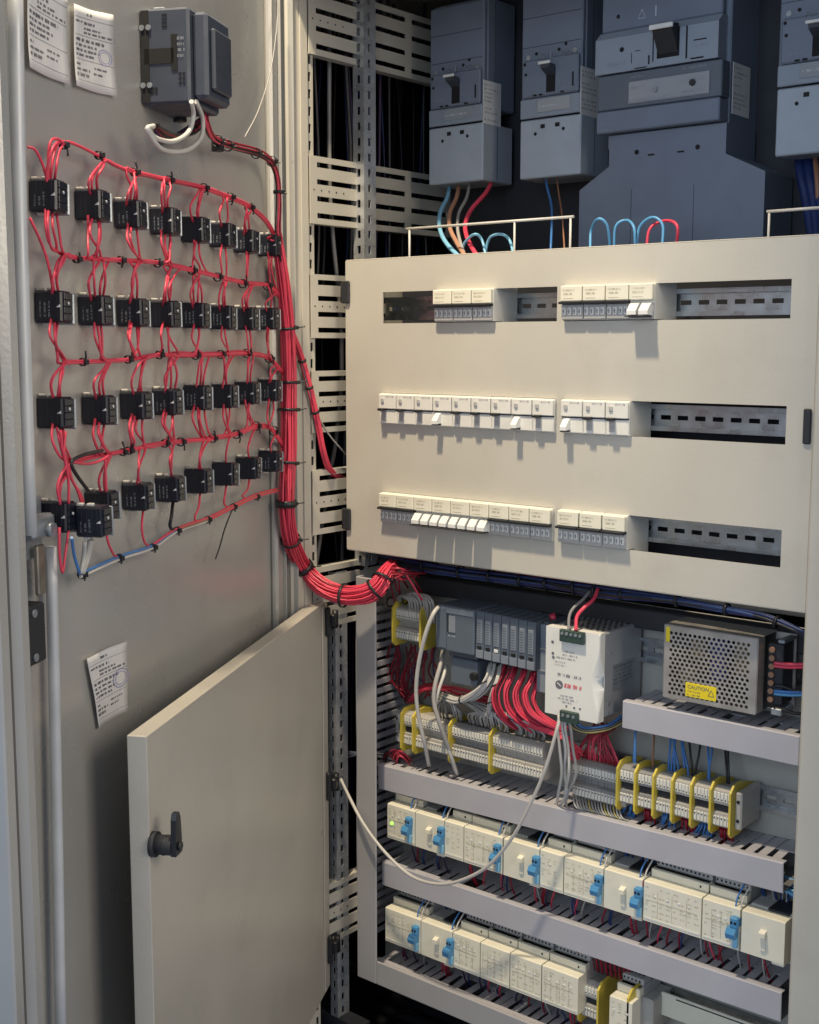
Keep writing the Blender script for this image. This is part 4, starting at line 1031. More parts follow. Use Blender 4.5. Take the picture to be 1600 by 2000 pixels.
# ---------------------------------------------------------------- rails of the lower compartment
din_rail(0.02, 0.745, -0.4145, YP-0.004, 'galvanised mounting rail behind the controller and the power supplies')
din_rail(0.02, 0.745, -0.5900, YP-0.004, 'galvanised mounting rail carrying the terminal strip')
din_rail(0.02, 0.745, -0.7440, YP-0.004, 'galvanised mounting rail carrying the upper module row')
din_rail(0.02, 0.745, -0.9220, YP-0.004, 'galvanised mounting rail carrying the lower module row')

# ---------------------------------------------------------------- terminals
TH = 0.0285
prof = [(0.052, -TH*0.86), (0.062, -TH), (0.112, -TH*0.72), (0.118, -TH*0.5), (0.118, TH*0.5), (0.112, TH*0.72), (0.062, TH), (0.052, TH*0.86), (0.052, 0.006), (0.060, 0.004), (0.060, -0.004), (0.052, -0.006)]
tm = {m_: MB().prism(prof, 'x', 0.0, 0.0050).mesh('terminal', m_) for m_ in ('terminal', 'terminal_grey')}
mk = MB(); mk.cbox((0.0003, 0.0500, 0.0100), (0.0047, 0.0518, 0.0225), 0.0004); mk.cbox((0.0003, 0.0500, -0.0225), (0.0047, 0.0518, -0.0100), 0.0004)
mk_me = mk.mesh('marker_tag', 'marker')
hl = MB()
for zz in (0.0130, -0.0130): hl.cyl((0.0025, 0.0502, zz), (0.0025, 0.0496, zz), 0.0011, n=6)
hl_me = hl.mesh('contact_hole', 'hole')
jump = MB().cbox((0, 0.0545, -0.0038), (0.0052, 0.0585, 0.0038), 0.0003).mesh('jumper', 'soft_black')
STUFF.add('marker_tag')
def yplate(t, x, z, h=0.036, y0=0.044):
    p = [(y0+0.006, -h), (y0, -h+0.006), (y0, h-0.010), (y0+0.010, h-0.001), (y0+0.030, h), (0.114, h*0.7), (0.114, -h*0.7), (y0+0.03, -h)]
    MB().prism([(a, b+z) for a, b in p], 'x', x, x+0.0030).build('end_plate', 'yellow', t, True)
def strip(label, x0, items, z, dz=0.0, y=0.0, cat='terminal strip', tags=True, pitch=0.0053):
    """items: list of ('n', count, material, jumper) or ('y',) yellow plates or ('e',) end clamp"""
    t = thing('terminal_strip', label, cat, (x0, YP, z-0.03), 0, 'terminal strips in the lower compartment')
    x = x0
    for it in items:
        zz = z+dz*(x-x0)
        if it[0] == 'y': yplate(t, x, zz); x += 0.0032
        elif it[0] == 'gap': x += it[1]
        elif it[0] == 'e':
            MB().cbox((x, 0.056, zz-0.026), (x+0.0095, 0.116, zz+0.026), 0.002).build('end_clamp', 'terminal', t, True)
            m = MB(); m.cyl((x+0.0048, 0.0562, zz+0.013), (x+0.0048, 0.0552, zz+0.013), 0.0024, n=8); m.cyl((x+0.0048, 0.0562, zz-0.013), (x+0.0048, 0.0552, zz-0.013), 0.0024, n=8)
            m.build('screw_hole', 'hole', t, True); x += 0.0100
        else:
            for k in range(it[1]):
                o = part('terminal', tm[it[2]], t, (x-x0, -YP+y+random.uniform(-.0004, .0004), zz-(z-0.03)))
                if tags: part('marker_tag', mk_me, o); part('contact_hole', hl_me, o)
                if it[3]: part('jumper', jump, o)
                x += pitch
    return t
def X(px, py, Y=0.05): return atY(px, py, Y).x
# long strip: left part up to the grey cables
x0 = X(767, 1415); n1 = int((X(1090, 1500)-x0)/0.0053)
strip('long strip of beige terminals with four yellow end plates under the controller', x0, [('e',), ('n', 2, 'terminal', True), ('y',), ('n', 4, 'terminal', True), ('y',), ('n', 13, 'terminal', False), ('y',), ('n', 14, 'terminal_grey', False), ('y',), ('n', 17, 'terminal', False)], -0.594)
x0 = X(1118, 1520)
strip('short strip of grey terminals fed by thin red wires', x0, [('n', 14, 'terminal_grey', False), ('e',)], -0.605)
x0 = X(1207, 1530)
it = []
for k in range(6): it += [('y',), ('n', 5, 'terminal_grey' if k < 2 else 'terminal', True)]
strip('strip of terminals split by seven yellow plates beside the bare rail', x0, it+[('y',), ('e',)], -0.597, dz=0.012, pitch=0.00502)
x0 = X(770, 1230)
strip('small terminal group with yellow end plates left of the controller', x0, [('y',), ('n', 10, 'terminal', False), ('y',)], -0.4235)
x0 = X(1132, 1950)
strip('small terminal group between yellow plates at the bottom edge', x0, [('y',), ('n', 5, 'terminal', True), ('gap', .003), ('y',)], -0.935)

# ---------------------------------------------------------------- controller head and its seven cards
x0 = X(852, 1220, .03); xh = X(926, 1230, .03); x1 = X(1043, 1260, .03)
zt, zb = atY(852, 1180, .03).z, atY(850, 1267, .03).z
plc = thing('controller', 'grey modular controller with a wide head and seven narrow cards', 'controller', (x0, YP, zb))
MB().cbox((x0, 0.03, zb), (xh-0.0004, 0.112, zt), 0.002).build('head', 'plc_grey', plc, True)
MB().cbox((x0+0.001, 0.0275, zb+0.004), (x0+(xh-x0)*.28, 0.0298, zt-0.004), 0.001).build('head_door', 'plc_grey', plc, True)
MB().cbox((x0+0.001, 0.0290, zt-0.0105), (xh-0.001, 0.0299, zt-0.002), 0.0004).build('name_strip', 'plc_light', plc, True)
MB().cbox((x0+(xh-x0)*.34, 0.0288, zb+0.030), (x0+(xh-x0)*.52, 0.0299, zt-0.014), 0.0006).build('status_panel', 'plc_light', plc, True)
MB().box((x0+(xh-x0)*.315, 0.0284, zb+0.030), (x0+(xh-x0)*.335, 0.0299, zt-0.012)).build('door_gap', 'hole', plc, True)
q = MB(); rn = random.Random(4); strokes(q, (x0+(xh-x0)*.34, 0.0286, zb+0.024), (1, 0, 0), (0, 0, 1), 0.014, 0.002, rn); strokes(q, (x0+0.004, 0.0286, zt-0.0075), (1, 0, 0), (0, 0, 1), 0.02, 0.003, rn)
q.build('label_print', 'print_white', plc, True)
MB().cbox((xh-0.052, 0.040, zb-0.052), (xh-0.002, 0.112, zb-0.011), 0.002).build('bus_adapter', 'plc_grey', plc, True)
MB().cbox((x0+0.014, 0.044, zb-0.0108), (xh-0.004, 0.112, zb-0.0003), 0.001).build('connector_neck', 'plc_dark', plc, True)
m = MB(); zz = zb-0.034
m.cyl((xh-0.006, 0.0405, zz), (xh-0.006, 0.036, zz), 0.0065, n=12); m.build('knob', 'black', plc, True)
cw = (x1-xh)/7
card = MB().cbox((0.0003, 0.0, 0.0), (cw-0.0003, 0.078, 0.072), 0.0012).mesh('card', 'plc_grey')
cwin = MB().cbox((0.003, -0.0012, 0.024), (cw-0.003, 0.0004, 0.060), 0.0005).mesh('card_window', 'plc_light')
clamp = MB().cbox((0.004, -0.0016, 0.0150), (cw-0.004, 0.0002, 0.0195), 0.0004)
clg = {k: clamp.mesh('colour_clip', k) for k in ('hole', 'toggle_white', 'marker')}
lowp = MB().cbox((0.001, -0.001, 0.001), (cw-0.001, 0.0004, 0.0135), 0.0005).mesh('lower_label', 'plc_light')
lines = MB()
for k in range(8): lines.box((0.0042, -0.0015, 0.027+k*0.0038), (cw-0.0050, -0.0011, 0.0284+k*0.0038))
ln_me = lines.mesh('status_lamp', 'plc_grey')
for k in range(7):
    c = part('card', card, plc, (xh+cw*k-x0, 0.034-YP, zt-0.072-zb-0.001-0.0005*k))
    part('card_window', cwin, c); part('lower_label', lowp, c); part('colour_clip', clg['hole' if k not in (2,) else 'toggle_white'], c); part('status_lamp', ln_me, c)
MB().cbox((x1+0.003, 0.050, zb-0.004), (x1+0.012, 0.112, zt-0.004), 0.001).build('end_cover', 'plc_dark', plc, True)
xe0, xe1 = X(1050, 1260, .05), X(1066, 1260, .05)
rel = thing('interface_module', 'slim grey module squeezed between the controller and the power supply', 'module', (xe0, YP, -0.50))
MB().cbox((xe0, 0.048, -0.487), (xe0+0.030, 0.112, -0.385), 0.0015).build('case', 'plc_light', rel, True)
for z in (-0.42, -0.452): MB().cbox((xe0+0.001, 0.0462, z-0.003), (xe0+0.028, 0.0479, z), 0.0004).build('groove', 'zinc', rel, True)
MB().cyl((xe0+0.012, 0.075, -0.384), (xe0+0.010, 0.072, -0.374), 0.0045, n=8).build('red_cap', 'wire_red', rel, True)

# ---------------------------------------------------------------- white power supply
P0, P1 = 0.3755, 0.4605; PZ0, PZ1 = -0.4975, -0.3730
psu = thing('power_supply', 'white-fronted box power supply with green plugs and a red printed mark', 'power supply', ((P0+P1)/2, YP, PZ0))
MB().cbox((P0+0.001, 0.012, PZ0+0.004), (P1, 0.118, PZ1-0.002), 0.0015).build('case', 'psu_side', psu, True)
# curved front: the right edge dips in the middle as a shallow wave
b = MB(); n = 40
for k in range(n+1):
    f = k/n; z = PZ0+(PZ1-PZ0)*f; dip = 0.010*math.sin(math.pi*min(1, max(0, (f-0.04)/0.80)))**2
    y0 = -0.001
    b.v += [(P0, y0, z), (P1-dip*0.9, y0, z), (P1+0.0008, y0+0.004+dip*1.3, z), (P1+0.0008, 0.0145, z), (P0, 0.0145, z)]
for k in range(n):
    for i in range(5):
        j = (i+1) % 5; b.f.append((k*5+i, k*5+j, k*5+5+j, k*5+5+i)); b.sm.append(False if i != 1 else True)
b.f.append((0, 1, 2, 3, 4)[::-1]); b.sm.append(False); b.f.append(tuple(n*5+i for i in range(5))); b.sm.append(False)
b.build('front_cover', 'psu_white', psu, True)
# perforated top
m = MB()
for i in range(9):
    for j in range(11):
        xx = P0+0.008+i*0.0086+(0.0043 if j % 2 else 0); yy = 0.022+j*0.0085
        if xx < P1-0.004: m.cyl((xx, yy, PZ1-0.0022), (xx, yy, PZ1-0.0016), 0.0028, n=6)
m.build('vent_hole', 'hole', psu, True)
gx = atY(1098, 1232, 0).x; gz = atY(1118, 1240, 0).z
m = MB().cbox((gx, -0.0075, gz-0.010), (gx+0.039, -0.0012, gz+0.007), 0.001); m.build('plug', 'plug_green', psu, True)
m = MB()
for k in range(5): m.cyl((gx+0.005+k*0.0072, -0.0074, gz+0.002), (gx+0.005+k*0.0072, -0.0085, gz+0.002), 0.0024, n=8)
m.build('terminal_screw', 'zinc', psu, True)
gx2 = atY(1098, 1398, 0).x
MB().cbox((gx2, -0.0075, PZ0-0.006), (gx2+0.029, -0.0012, PZ0+0.010), 0.001).build('plug', 'plug_green', psu, True)
m = MB()
for k in range(3): m.cyl((gx2+0.006+k*0.0085, -0.0074, PZ0+0.004), (gx2+0.006+k*0.0085, -0.0085, PZ0+0.004), 0.0026, n=8)
m.build('terminal_screw', 'zinc', psu, True)
q = MB(); rn = random.Random(11); w = P1-P0; h = PZ1-PZ0
for (u, v, ln_, hh_) in ((.36, .735, .20, .0024), (.32, .695, .30, .0024), (.20, .655, .38, .0024), (.18, .605, .22, .0022), (.18, .57, .22, .0022), (.30, .225, .25, .0026), (.25, .19, .40, .0026), (.33, .155, .20, .0026)):
    strokes(q, (P0+w*u, -0.0014, PZ0+h*v), (1, 0, 0), (0, 0, 1), w*ln_, hh_, rn)
q.build('label_print', 'ink_soft', psu, True)
q = MB(); strokes(q, (P0+w*.24, -0.0014, PZ0+h*.455), (1, 0, 0), (0, 0, 1), w*.46, 0.0042, random.Random(2))
q.cyl((P0+w*.27, -0.0008, PZ0+h*.355), (P0+w*.27, -0.0014, PZ0+h*.355), 0.0062, n=18)
for (u, v) in ((.13, .83), (.14, .70), (.15, .655)): q.cyl((P0+w*u, -0.0008, PZ0+h*v), (P0+w*u, -0.0016, PZ0+h*v), 0.0022, n=8)
for (u) in (.40, .55, .66): q.box((P0+w*u, -0.0015, PZ0+h*.115), (P0+w*u+0.003, -0.0011, PZ0+h*.135))
q.build('brand_print', 'ink', psu, True)
MB().cbox((P0+w*.225, -0.0018, PZ0+h*.352), (P0+w*.315, -0.0014, PZ0+h*.362), 0.0002, rot=Matrix.Rotation(R(35), 3, 'Y')).build('brand_swoosh', 'psu_white', psu, True)
q = MB(); strokes(q, (P0+w*.37, -0.0014, PZ0+h*.335), (1, 0, 0), (0.12, 0, 1), w*.34, 0.0058, random.Random(8)); q.build('brand_print', 'ink_red', psu, True)
la = atX(1197, 1300, P1); lb = atX(1240, 1335, P1)
MB().cbox((P1+0.0001, la.y, lb.z), (P1+0.0006, lb.y, la.z), 0.0002).build('rating_label', 'zinc', psu, True)
q = MB(); rn = random.Random(12)
for k in range(5): strokes(q, (P1+0.0007, la.y+0.003, la.z-0.006-k*0.0055), (0, 1, 0), (0, 0, 1), (lb.y-la.y)*.82, 0.003, rn)
q.build('rating_print', 'ink', psu, True)
m = MB()
for (y, z) in ((0.03, -0.405), (0.028, -0.49), (0.028, -0.476)): m.cyl((P1-0.0004, y, z), (P1+0.0010, y, z), 0.0026, n=8)
m.build('terminal_screw', 'zinc', psu, True)

# ---------------------------------------------------------------- perforated power supply
A0, A1 = 0.5430, 0.6735; B0, B1 = -0.4505, -0.3530; YM = 0.030
mps = thing('power_supply', 'perforated steel power supply with a yellow caution sticker', 'power supply', ((A0+A1)/2, YP, B0))
# sheet of octagonal holes in staggered rows
b = MB(); px_, pz_ = 0.0068, 0.0058; rh = 0.00235
cols = int((A1-A0-0.012)/px_); rows = int((B1-B0-0.008)/pz_)
ox, oz = A0+0.006, B0+0.004
for j in range(rows):
    sh = px_/2 if j % 2 else 0.0
    zc0, zc1 = oz+j*pz_, oz+(j+1)*pz_
    nn = cols-(1 if j % 2 else 0)
    for i in range(nn):
        cx, cz = ox+sh+(i+.5)*px_, (zc0+zc1)/2
        outer = [(px_/2, 0), (px_/2, pz_/2), (0, pz_/2), (-px_/2, pz_/2), (-px_/2, 0), (-px_/2, -pz_/2), (0, -pz_/2), (px_/2, -pz_/2)]
        base = len(b.v)
        for k, (u, v) in enumerate(outer):
            an = k*math.pi/4; b.v += [(cx+u, YM, cz+v), (cx+rh*math.cos(an), YM, cz+rh*math.sin(an)), (cx+rh*math.cos(an), YM+0.0012, cz+rh*math.sin(an))]
        for k in range(8):
            l = (k+1) % 8
            b.f.append((base+k*3, base+l*3, base+l*3+1, base+k*3+1)); b.sm.append(False)
            b.f.append((base+k*3+1, base+l*3+1, base+l*3+2, base+k*3+2)); b.sm.append(False)
    for (xa, xb) in (((A0, ox+sh), (ox+sh+nn*px_, A1))):
        b.add([(xa, YM, zc0), (xb, YM, zc0), (xb, YM, zc1), (xa, YM, zc1)], [(0, 1, 2, 3)])
for (za, zb_) in ((B0, oz), (oz+rows*pz_, B1)): b.add([(A0, YM, za), (A1, YM, za), (A1, YM, zb_), (A0, YM, zb_)], [(0, 1, 2, 3)])
b.build('perforated_cover', 'perf_steel', mps, True)
MB().cbox((A0, YM+0.0001, B1), (A1, 0.090, B1+0.0012), 0.0004).build('cover_top', 'perf_steel', mps, True)
MB().cbox((A0-0.0012, YM+0.0001, B0), (A0, 0.090, B1+0.001), 0.0004).build('cover_side', 'perf_steel', mps, True)
MB().cbox((A1, YM+0.0001, B0), (A1+0.0012, 0.050, B1+0.001), 0.0004).build('cover_side', 'perf_steel', mps, True)
MB().cbox((A0, YM+0.0001, B0-0.0012), (A1, 0.090, B0), 0.0004).build('cover_bottom', 'perf_steel', mps, True)
MB().cbox((A0, 0.088, B0), (A1+0.027, 0.0905, B1), 0.0005).build('chassis', 'perf_steel', mps, True)
MB().cbox((A1+0.0013, 0.062, B0+0.001), (A1+0.027, 0.0878, B0+0.0025), 0.0003).build('chassis_ledge', 'perf_steel', mps, True)
for (a, c, d, m_) in (((A0+.03, 0.045, B0+.055), (A0+.05, .085, B0+.08), 0.002, 'pcb_tan'), ((A0+.058, .045, B0+.03), (A0+.08, .085, B0+.085), .002, 'capacitor_blue'), ((A0+.09, .05, B0+.04), (A0+.11, .085, B0+.09), .002, 'pcb_tan'), ((A0+.012, .05, B0+.014), (A0+.035, .085, B0+.04), .002, 'pcb_tan'), ((A0+.001, .086, B0+.001), (A1-.001, .0878, B1-.001), .0003, 'pcb_dark')):
    MB().cbox(a, c, d).build('inner_component', m_, mps, True)
MB().cbox((A1+0.003, 0.055, B0+0.010), (A1+0.024, 0.0875, B1-0.008), 0.001).build('terminal_block', 'soft_black', mps, True)
for k in range(7):
    z = B0+0.0165+k*0.0108
    MB().cyl((A1+0.010, 0.0552, z), (A1+0.010, 0.0505, z), 0.0038, n=10).build('terminal_stud', 'copper', mps, True)
MB().cbox((A1+0.018, 0.050, B1-0.006), (A1+0.027, 0.087, B1-0.001), 0.001).build('corner_tab', 'zinc', mps, True)
MB().cbox((A1+0.012, 0.050, B0-0.003), (A1+0.026, 0.087, B0+0.006), 0.001).build('corner_tab', 'zinc', mps, True)
sl = atY(1340, 1329, YM); sr = atY(1399, 1372, YM)
MB().cbox((sl.x, YM-0.0009, sr.z+0.001), (sr.x, YM-0.0002, sl.z-0.002), 0.0003).build('caution_sticker', 'label_yellow', mps, True)
st = text('warning_print', 'CAUTION', 0.0068, 'ink', mps, (sl.x+0.003-(A0+A1)/2, YM-0.0011-YP, sl.z-0.0095-B0), FRONT)
q = MB(); rn = random.Random(6)
for k in range(2): strokes(q, (sl.x+0.003, YM-0.0011, sl.z-0.0145-k*0.0045), (1, 0, 0), (0, 0, 1), 0.020, 0.002, rn)
tri = [(sr.x-0.011, sl.z-0.015), (sr.x-0.003, sl.z-0.015), (sr.x-0.007, sl.z-0.007)]
for k in range(3): a, c = tri[k], tri[(k+1) % 3]; q.cyl((a[0], YM-0.0011, a[1]), (c[0], YM-0.0011, c[1]), 0.0004, n=4)
q.build('warning_print', 'ink', mps, True)
MB().cbox((A0+0.002, YM-0.0009, B1-0.022), (A0+0.0075, YM-0.0002, B1-0.002), 0.0003).build('side_sticker', 'label_yellow', mps, True)

# ---------------------------------------------------------------- module rows
def module(label, px0, px1, zc, refy, kind, grp):
    """kind: 'knob' plain cream block, 'relay' label covered block; blue plug separately"""
    Y = 0.030; xa, xb = atY(px0, refy, Y).x, atY(px1, refy, Y).x-0.0006; w = xb-xa
    t = thing('control_module', label, 'module', ((xa+xb)/2, YP, zc-0.045), 0, grp)
    hh_ = 0.0285
    MB().prism([(Y, zc-hh_), (Y, zc+hh_-0.001), (Y+0.003, zc+hh_), (Y+0.024, zc+hh_), (Y+0.024, zc-hh_)], 'x', xa, xb).build('front_block', 'cream', t, True)
    if kind == 'knob':
        MB().cbox((xa+0.001, Y+0.0245, zc-0.038), (xb-0.001, YP-0.010, zc+0.0305), 0.001).build('body', 'module_grey', t, True)
        MB().cbox((xa+w*.45, Y+0.020, zc+0.0287), (xb-w*.06, Y+0.060, zc+0.0320), 0.0006).build('terminal_recess', 'soft_black', t, True)
        cx = xa+w*.52
        b = MB(); b.prism([(Y-0.0002, zc+0.011), (Y-0.0075, zc+0.008), (Y-0.0075, zc+0.002), (Y-0.0002, zc-0.001)], 'x', cx-0.0042, cx+0.0042); b.cbox((cx-0.0036, Y-0.0022, zc-0.018), (cx+0.0036, Y-0.0001, zc-0.0012), 0.0006); b.build('knob', 'cream', t, True)
        MB().cbox((xb-w*.30, Y+0.003, zc-0.0335), (xb-0.001, Y+0.024, zc-0.0287), 0.0006).build('foot', 'cream', t, True)
    else:
        MB().cbox((xa+0.001, Y+0.0245, zc-0.042), (xb-0.001, YP-0.010, zc+0.0400), 0.001).build('body', 'module_grey', t, True)
        MB().cbox((xa, Y+0.0200, zc+0.0287), (xb, Y+0.0330, zc+0.0400), 0.0008).build('label_ledge', 'cream', t, True)
        MB().cbox((xa+0.001, Y+0.0335, zc+0.0405), (xb-0.001, Y+0.0560, zc+0.0495), 0.0008).build('terminal_bank', 'module_grey', t, True)
        m = MB(); k = 0; x = xa+0.004
        while x < xb-0.003:
            m.cbox((x-0.0013, Y+0.0330, zc+0.0435), (x+0.0013, Y+0.0337, zc+0.0465), 0.0002); x += 0.0062
        m.cbox((xb-0.013, Y+0.0194, zc+0.0325), (xb-0.0105, Y+0.0202, zc+0.0355), 0.0002)
        m.build('contact_hole', 'hole', t, True)
        m = MB(); x = xa+0.004
        while x < xb-0.003:
            m.cyl((x, Y+0.045, zc+0.0494), (x, Y+0.045, zc+0.0499), 0.0019, n=8); x += 0.0062
        m.build('screw_hole', 'hole', t, True)
        for u in (.2, .42, .62, .8):
            if random.random() < .7: MB().cbox((xa+w*u-0.0016, Y-0.0008, zc+0.0085), (xa+w*u+0.0016, Y-0.0001, zc+0.0112), 0.0004).build('push_key', random.choice(('toggle_white', 'marker', 'toggle_white')), t, True)
        MB().cbox((xa+0.0015, Y-0.0006, zc-0.0255), (xb-0.0015, Y-0.0001, zc-0.0225), 0.0002).build('label_slot', 'marker', t, True)
        q = MB(); rn = random.Random(int(px0)); z = zc+0.020
        while z > zc-0.024:
            u = xa+0.003
            while u < xb-0.008:
                if rn.random() < 0.75: strokes(q, (u, Y-0.0003, z), (1, 0, 0), (0, 0, 1), rn.uniform(.004, .009), 0.0020, rn)
                u += 0.0105
            z -= rn.choice((0.0042, 0.0042, 0.008))
        q.build('label_print', 'module_label', t, True)
        if w > 0.05:
            m = MB()
            for u in (.25, .5, .75): m.box((xa+w*u, Y-0.0005, zc-0.02), (xa+w*u+0.0003, Y-0.0001, zc+0.018))
            m.box((xa+0.004, Y-0.0005, zc+0.003), (xb-0.006, Y-0.0001, zc+0.0033)); m.build('groove_line', 'module_label', t, True)
    return t
def plug(label, px, py, zc, grp, wires=True, wm='wire_white'):
    Y = 0.022; p = atY(px, py, Y); x = p.x
    t = thing('bus_plug', label, 'plug', (x, 0.05, zc-0.02), 0, grp)
    MB().cbox((x-0.0056, Y, zc+0.003), (x+0.0056, Y+0.028, zc+0.0180), 0.0018).build('upper_socket', 'blue_plug', t, True)
    b = MB(); b.prism([(Y-0.004, zc-0.010), (Y-0.006, zc-0.003), (Y-0.002, zc+0.0035), (Y+0.0078, zc+0.0035), (Y+0.0078, zc-0.010)], 'x', x-0.0085, x+0.0045); b.build('lower_socket', 'blue_plug', t, True)
    MB().cbox((x-0.0012, Y+0.001, zc-0.024), (x+0.0052, Y+0.0068, zc-0.0102), 0.001).build('stem', 'wire_lightblue', t, True)
    m = MB()
    for s in (-1, 1): m.cyl((x+s*0.0026, Y+0.0003, zc+0.011), (x+s*0.0026, Y-0.0005, zc+0.011), 0.0019, n=8)
    m.build('contact_hole', 'hole', t, True)
    for s in (-1, 1):
        m = MB().cbox((x+s*0.0035-0.0017, Y+0.010, zc+0.0182), (x+s*0.0035+0.0017, Y+0.016, zc+0.0255), 0.0005)
        m.build('wire_sleeve', 'wire_deepred' if wires == 'red' else 'blue_dark', t, True)
        MB().tube([(x+s*0.0035, Y+0.013, zc+0.026), (x+s*0.004+0.001, Y+0.018, zc+0.040), (x+s*0.004+0.005, Y+0.030, zc+0.056), (x+s*0.003+0.006, Y+0.045, zc+0.070)], 0.0012, n=6).build('wire', wm if s > 0 else 'wire_blue', t, True)
    return t
G1, G2 = 'control modules in the upper module row', 'control modules in the lower module row'
z1c = -0.7440
RW1 = [('cream module with green lamp at the left end of the upper row', 757, 811, 1600, 'relay'), ('plain cream module with knob, first in the upper row', 812, 868, 1615, 'knob'), ('cream module with printed face left of a vertical seam, upper row', 869, 906, 1630, 'relay'),
       ('cream module with printed face right of a vertical seam, upper row', 907, 982, 1650, 'relay'), ('plain cream module with knob, second in the upper row', 984, 1054, 1680, 'knob'), ('printed cream module following the second knob module, upper row', 1055, 1101, 1700, 'relay'),
       ('printed cream module before the third knob module, upper row', 1102, 1179, 1715, 'relay'), ('plain cream module with knob, third in the upper row', 1180, 1255, 1740, 'knob'), ('widest printed cream module in the upper row', 1257, 1371, 1770, 'relay'),
       ('printed cream module beside the last knob module, upper row', 1372, 1446, 1800, 'relay'), ('plain cream module with knob at the right end of the upper row', 1448, 1534, 1830, 'knob')]
for (lb_, a, c, ry, k) in RW1:
    o = module(lb_, a, c, z1c, ry, k, G1)
    if 'green lamp' in lb_:
        q = atY(766, 1608, .03); MB().cyl((q.x, 0.0302, q.z), (q.x, 0.0285, q.z), 0.0028, n=10).build('green_lamp', 'led_green', o, True)
for i, (px, py, lab, ws) in enumerate(((795, 1605, 'blue bus plug beside the module with the green lamp', 'w'), (858, 1630, 'blue bus plug beside the first knob module of the upper row', 'w'), (968, 1660, 'blue bus plug crossed by the loose white cable', 'w'), (1044, 1685, 'blue bus plug beside the second knob module of the upper row', 'w'),
                     (1166, 1725, 'blue bus plug left of the third knob module of the upper row', 'w'), (1244, 1750, 'blue bus plug with red wire sleeves left of the widest module', 'red'), (1432, 1810, 'blue bus plug with red sleeves beside the last upper knob module', 'red'))):
    plug(lab, px, py, z1c, 'blue bus plugs on the module rows', ws)
z2c = -0.9210
RW2 = [('cream module with printed face at the left end of the lower row', 753, 822, 1805, 'relay'), ('plain cream module with knob in the lower row', 823, 884, 1825, 'knob'), ('printed cream module, first of four alike in the lower row', 885, 938, 1850, 'relay'), ('printed cream module, second of four alike in the lower row', 939, 996, 1870, 'relay'),
       ('printed cream module, third of four alike in the lower row', 997, 1058, 1890, 'relay'), ('printed cream module next to the bottom yellow plate', 1059, 1130, 1920, 'relay'), ('small printed module between two yellow plates at the bottom', 1191, 1236, 1960, 'relay')]
for (lb_, a, c, ry, k) in RW2: module(lb_, a, c, z2c-(0.008 if a > 1100 else 0), ry, k, G2)
for i, (px, py, lab) in enumerate(((808, 1820, 'blue bus plug beside the first module of the lower row'), (876, 1850, 'blue bus plug beside the knob module of the lower row'))):
    plug(lab, px, py, z2c, 'blue bus plugs on the module rows', 'red')
xb_ = X(1238, 1970)
t = thing('end_bracket', 'yellow plate and grey clamp ending the lower module row', 'bracket', (xb_, YP, -0.97))
yplate(t, xb_, -0.925, 0.040, 0.030)
MB().cbox((xb_+0.004, 0.062, -0.955), (xb_+0.024, 0.116, -0.905), 0.002).build('end_clamp', 'terminal', t, True)
t = thing('lit_plate_strip', 'cream strip standing for the brightly lit mounting plate at the bottom right', 'strip', (0.62, 0.06, -0.985))  # cream colour stands in for strong light on the mounting plate
zt_ = atY(1400, 1976, .088).z
MB().cbox((X(1290, 1985, .088), 0.088, zt_-0.035), (0.735, 0.092, zt_), 0.001).build('strip', 'cream', t, True)
MB().cbox((X(1320, 1985, .088), 0.0866, zt_-0.0045), (0.70, 0.0879, zt_-0.0030), 0.0003).build('strip_groove', 'soft_black', t, True)

# ================================================================ wiring of the cabinet
def W3(pts): return [atY(x, y, Y) for x, y, Y in pts]
def wire(par, pts, r, m_, n=7, k=5, name='wire', o=None):
    P = W3(pts)
    if o is not None: P = [p+o for p in P]
    return MB().tube(P, r, n=n, k=k).build(name, m_, par, True)
def loom(label, cat='wiring', at_=(0, 0, 0), grp=None, name='wire_bundle'): return thing(name, label, cat, tuple(at_), 0, grp)
def ring(par, p, q, r, w=0.004): MB().band(p, q, r, w, 0.001, 12).build('cable_tie', 'black', par, True)

# cables under the first big breaker
for nm, m_, pts in (('light blue', 'wire_lightblue', [(880, 352, .21), (874, 385, .18), (860, 415, .14), (859, 445, .10), (872, 475, .06), (905, 510, .03)]),
                    ('orange-brown', 'wire_brown2', [(898, 352, .21), (892, 385, .18), (879, 415, .14), (879, 445, .10), (893, 475, .06), (915, 510, .03)]),
                    ('grey', 'wire_grey', [(918, 352, .21), (912, 385, .18), (897, 415, .14), (894, 445, .10), (900, 475, .06), (912, 510, .03)]),
                    ('red', 'wire_red', [(962, 350, .21), (950, 375, .18), (920, 410, .14), (909, 440, .10), (915, 470, .06), (935, 505, .03)])):
    tag(MB().tube(W3(pts), 0.0034 if nm != 'grey' else 0.0026, n=9, k=6).build('power_cable', m_), '%s power cable hanging below the leftmost big breaker' % nm, 'cable', 'power cables below the leftmost big breaker')
def loops(label, L, m_, r):
    p = atY(*L[0][0][:2], .045)
    t = loom(label, 'wire', p, name='wire_loops')
    for l, mm in zip(L, m_): MB().tube([atY(x+random.uniform(-3, 3)*(1 < i_ < 4), y+random.uniform(-5, 3)*(0 < i_ < 4), .045+random.uniform(-.012, .012)) for i_, (x, y) in enumerate(l)], r, n=7, k=6).build('loop', mm, t, True)
loops('two light blue wire loops behind the left wire bracket', [[(903, 505), (906, 475), (924, 459), (943, 470), (950, 505)], [(946, 505), (956, 470), (978, 460), (998, 470), (1004, 500)]], ['wire_lightblue']*2, .0021)
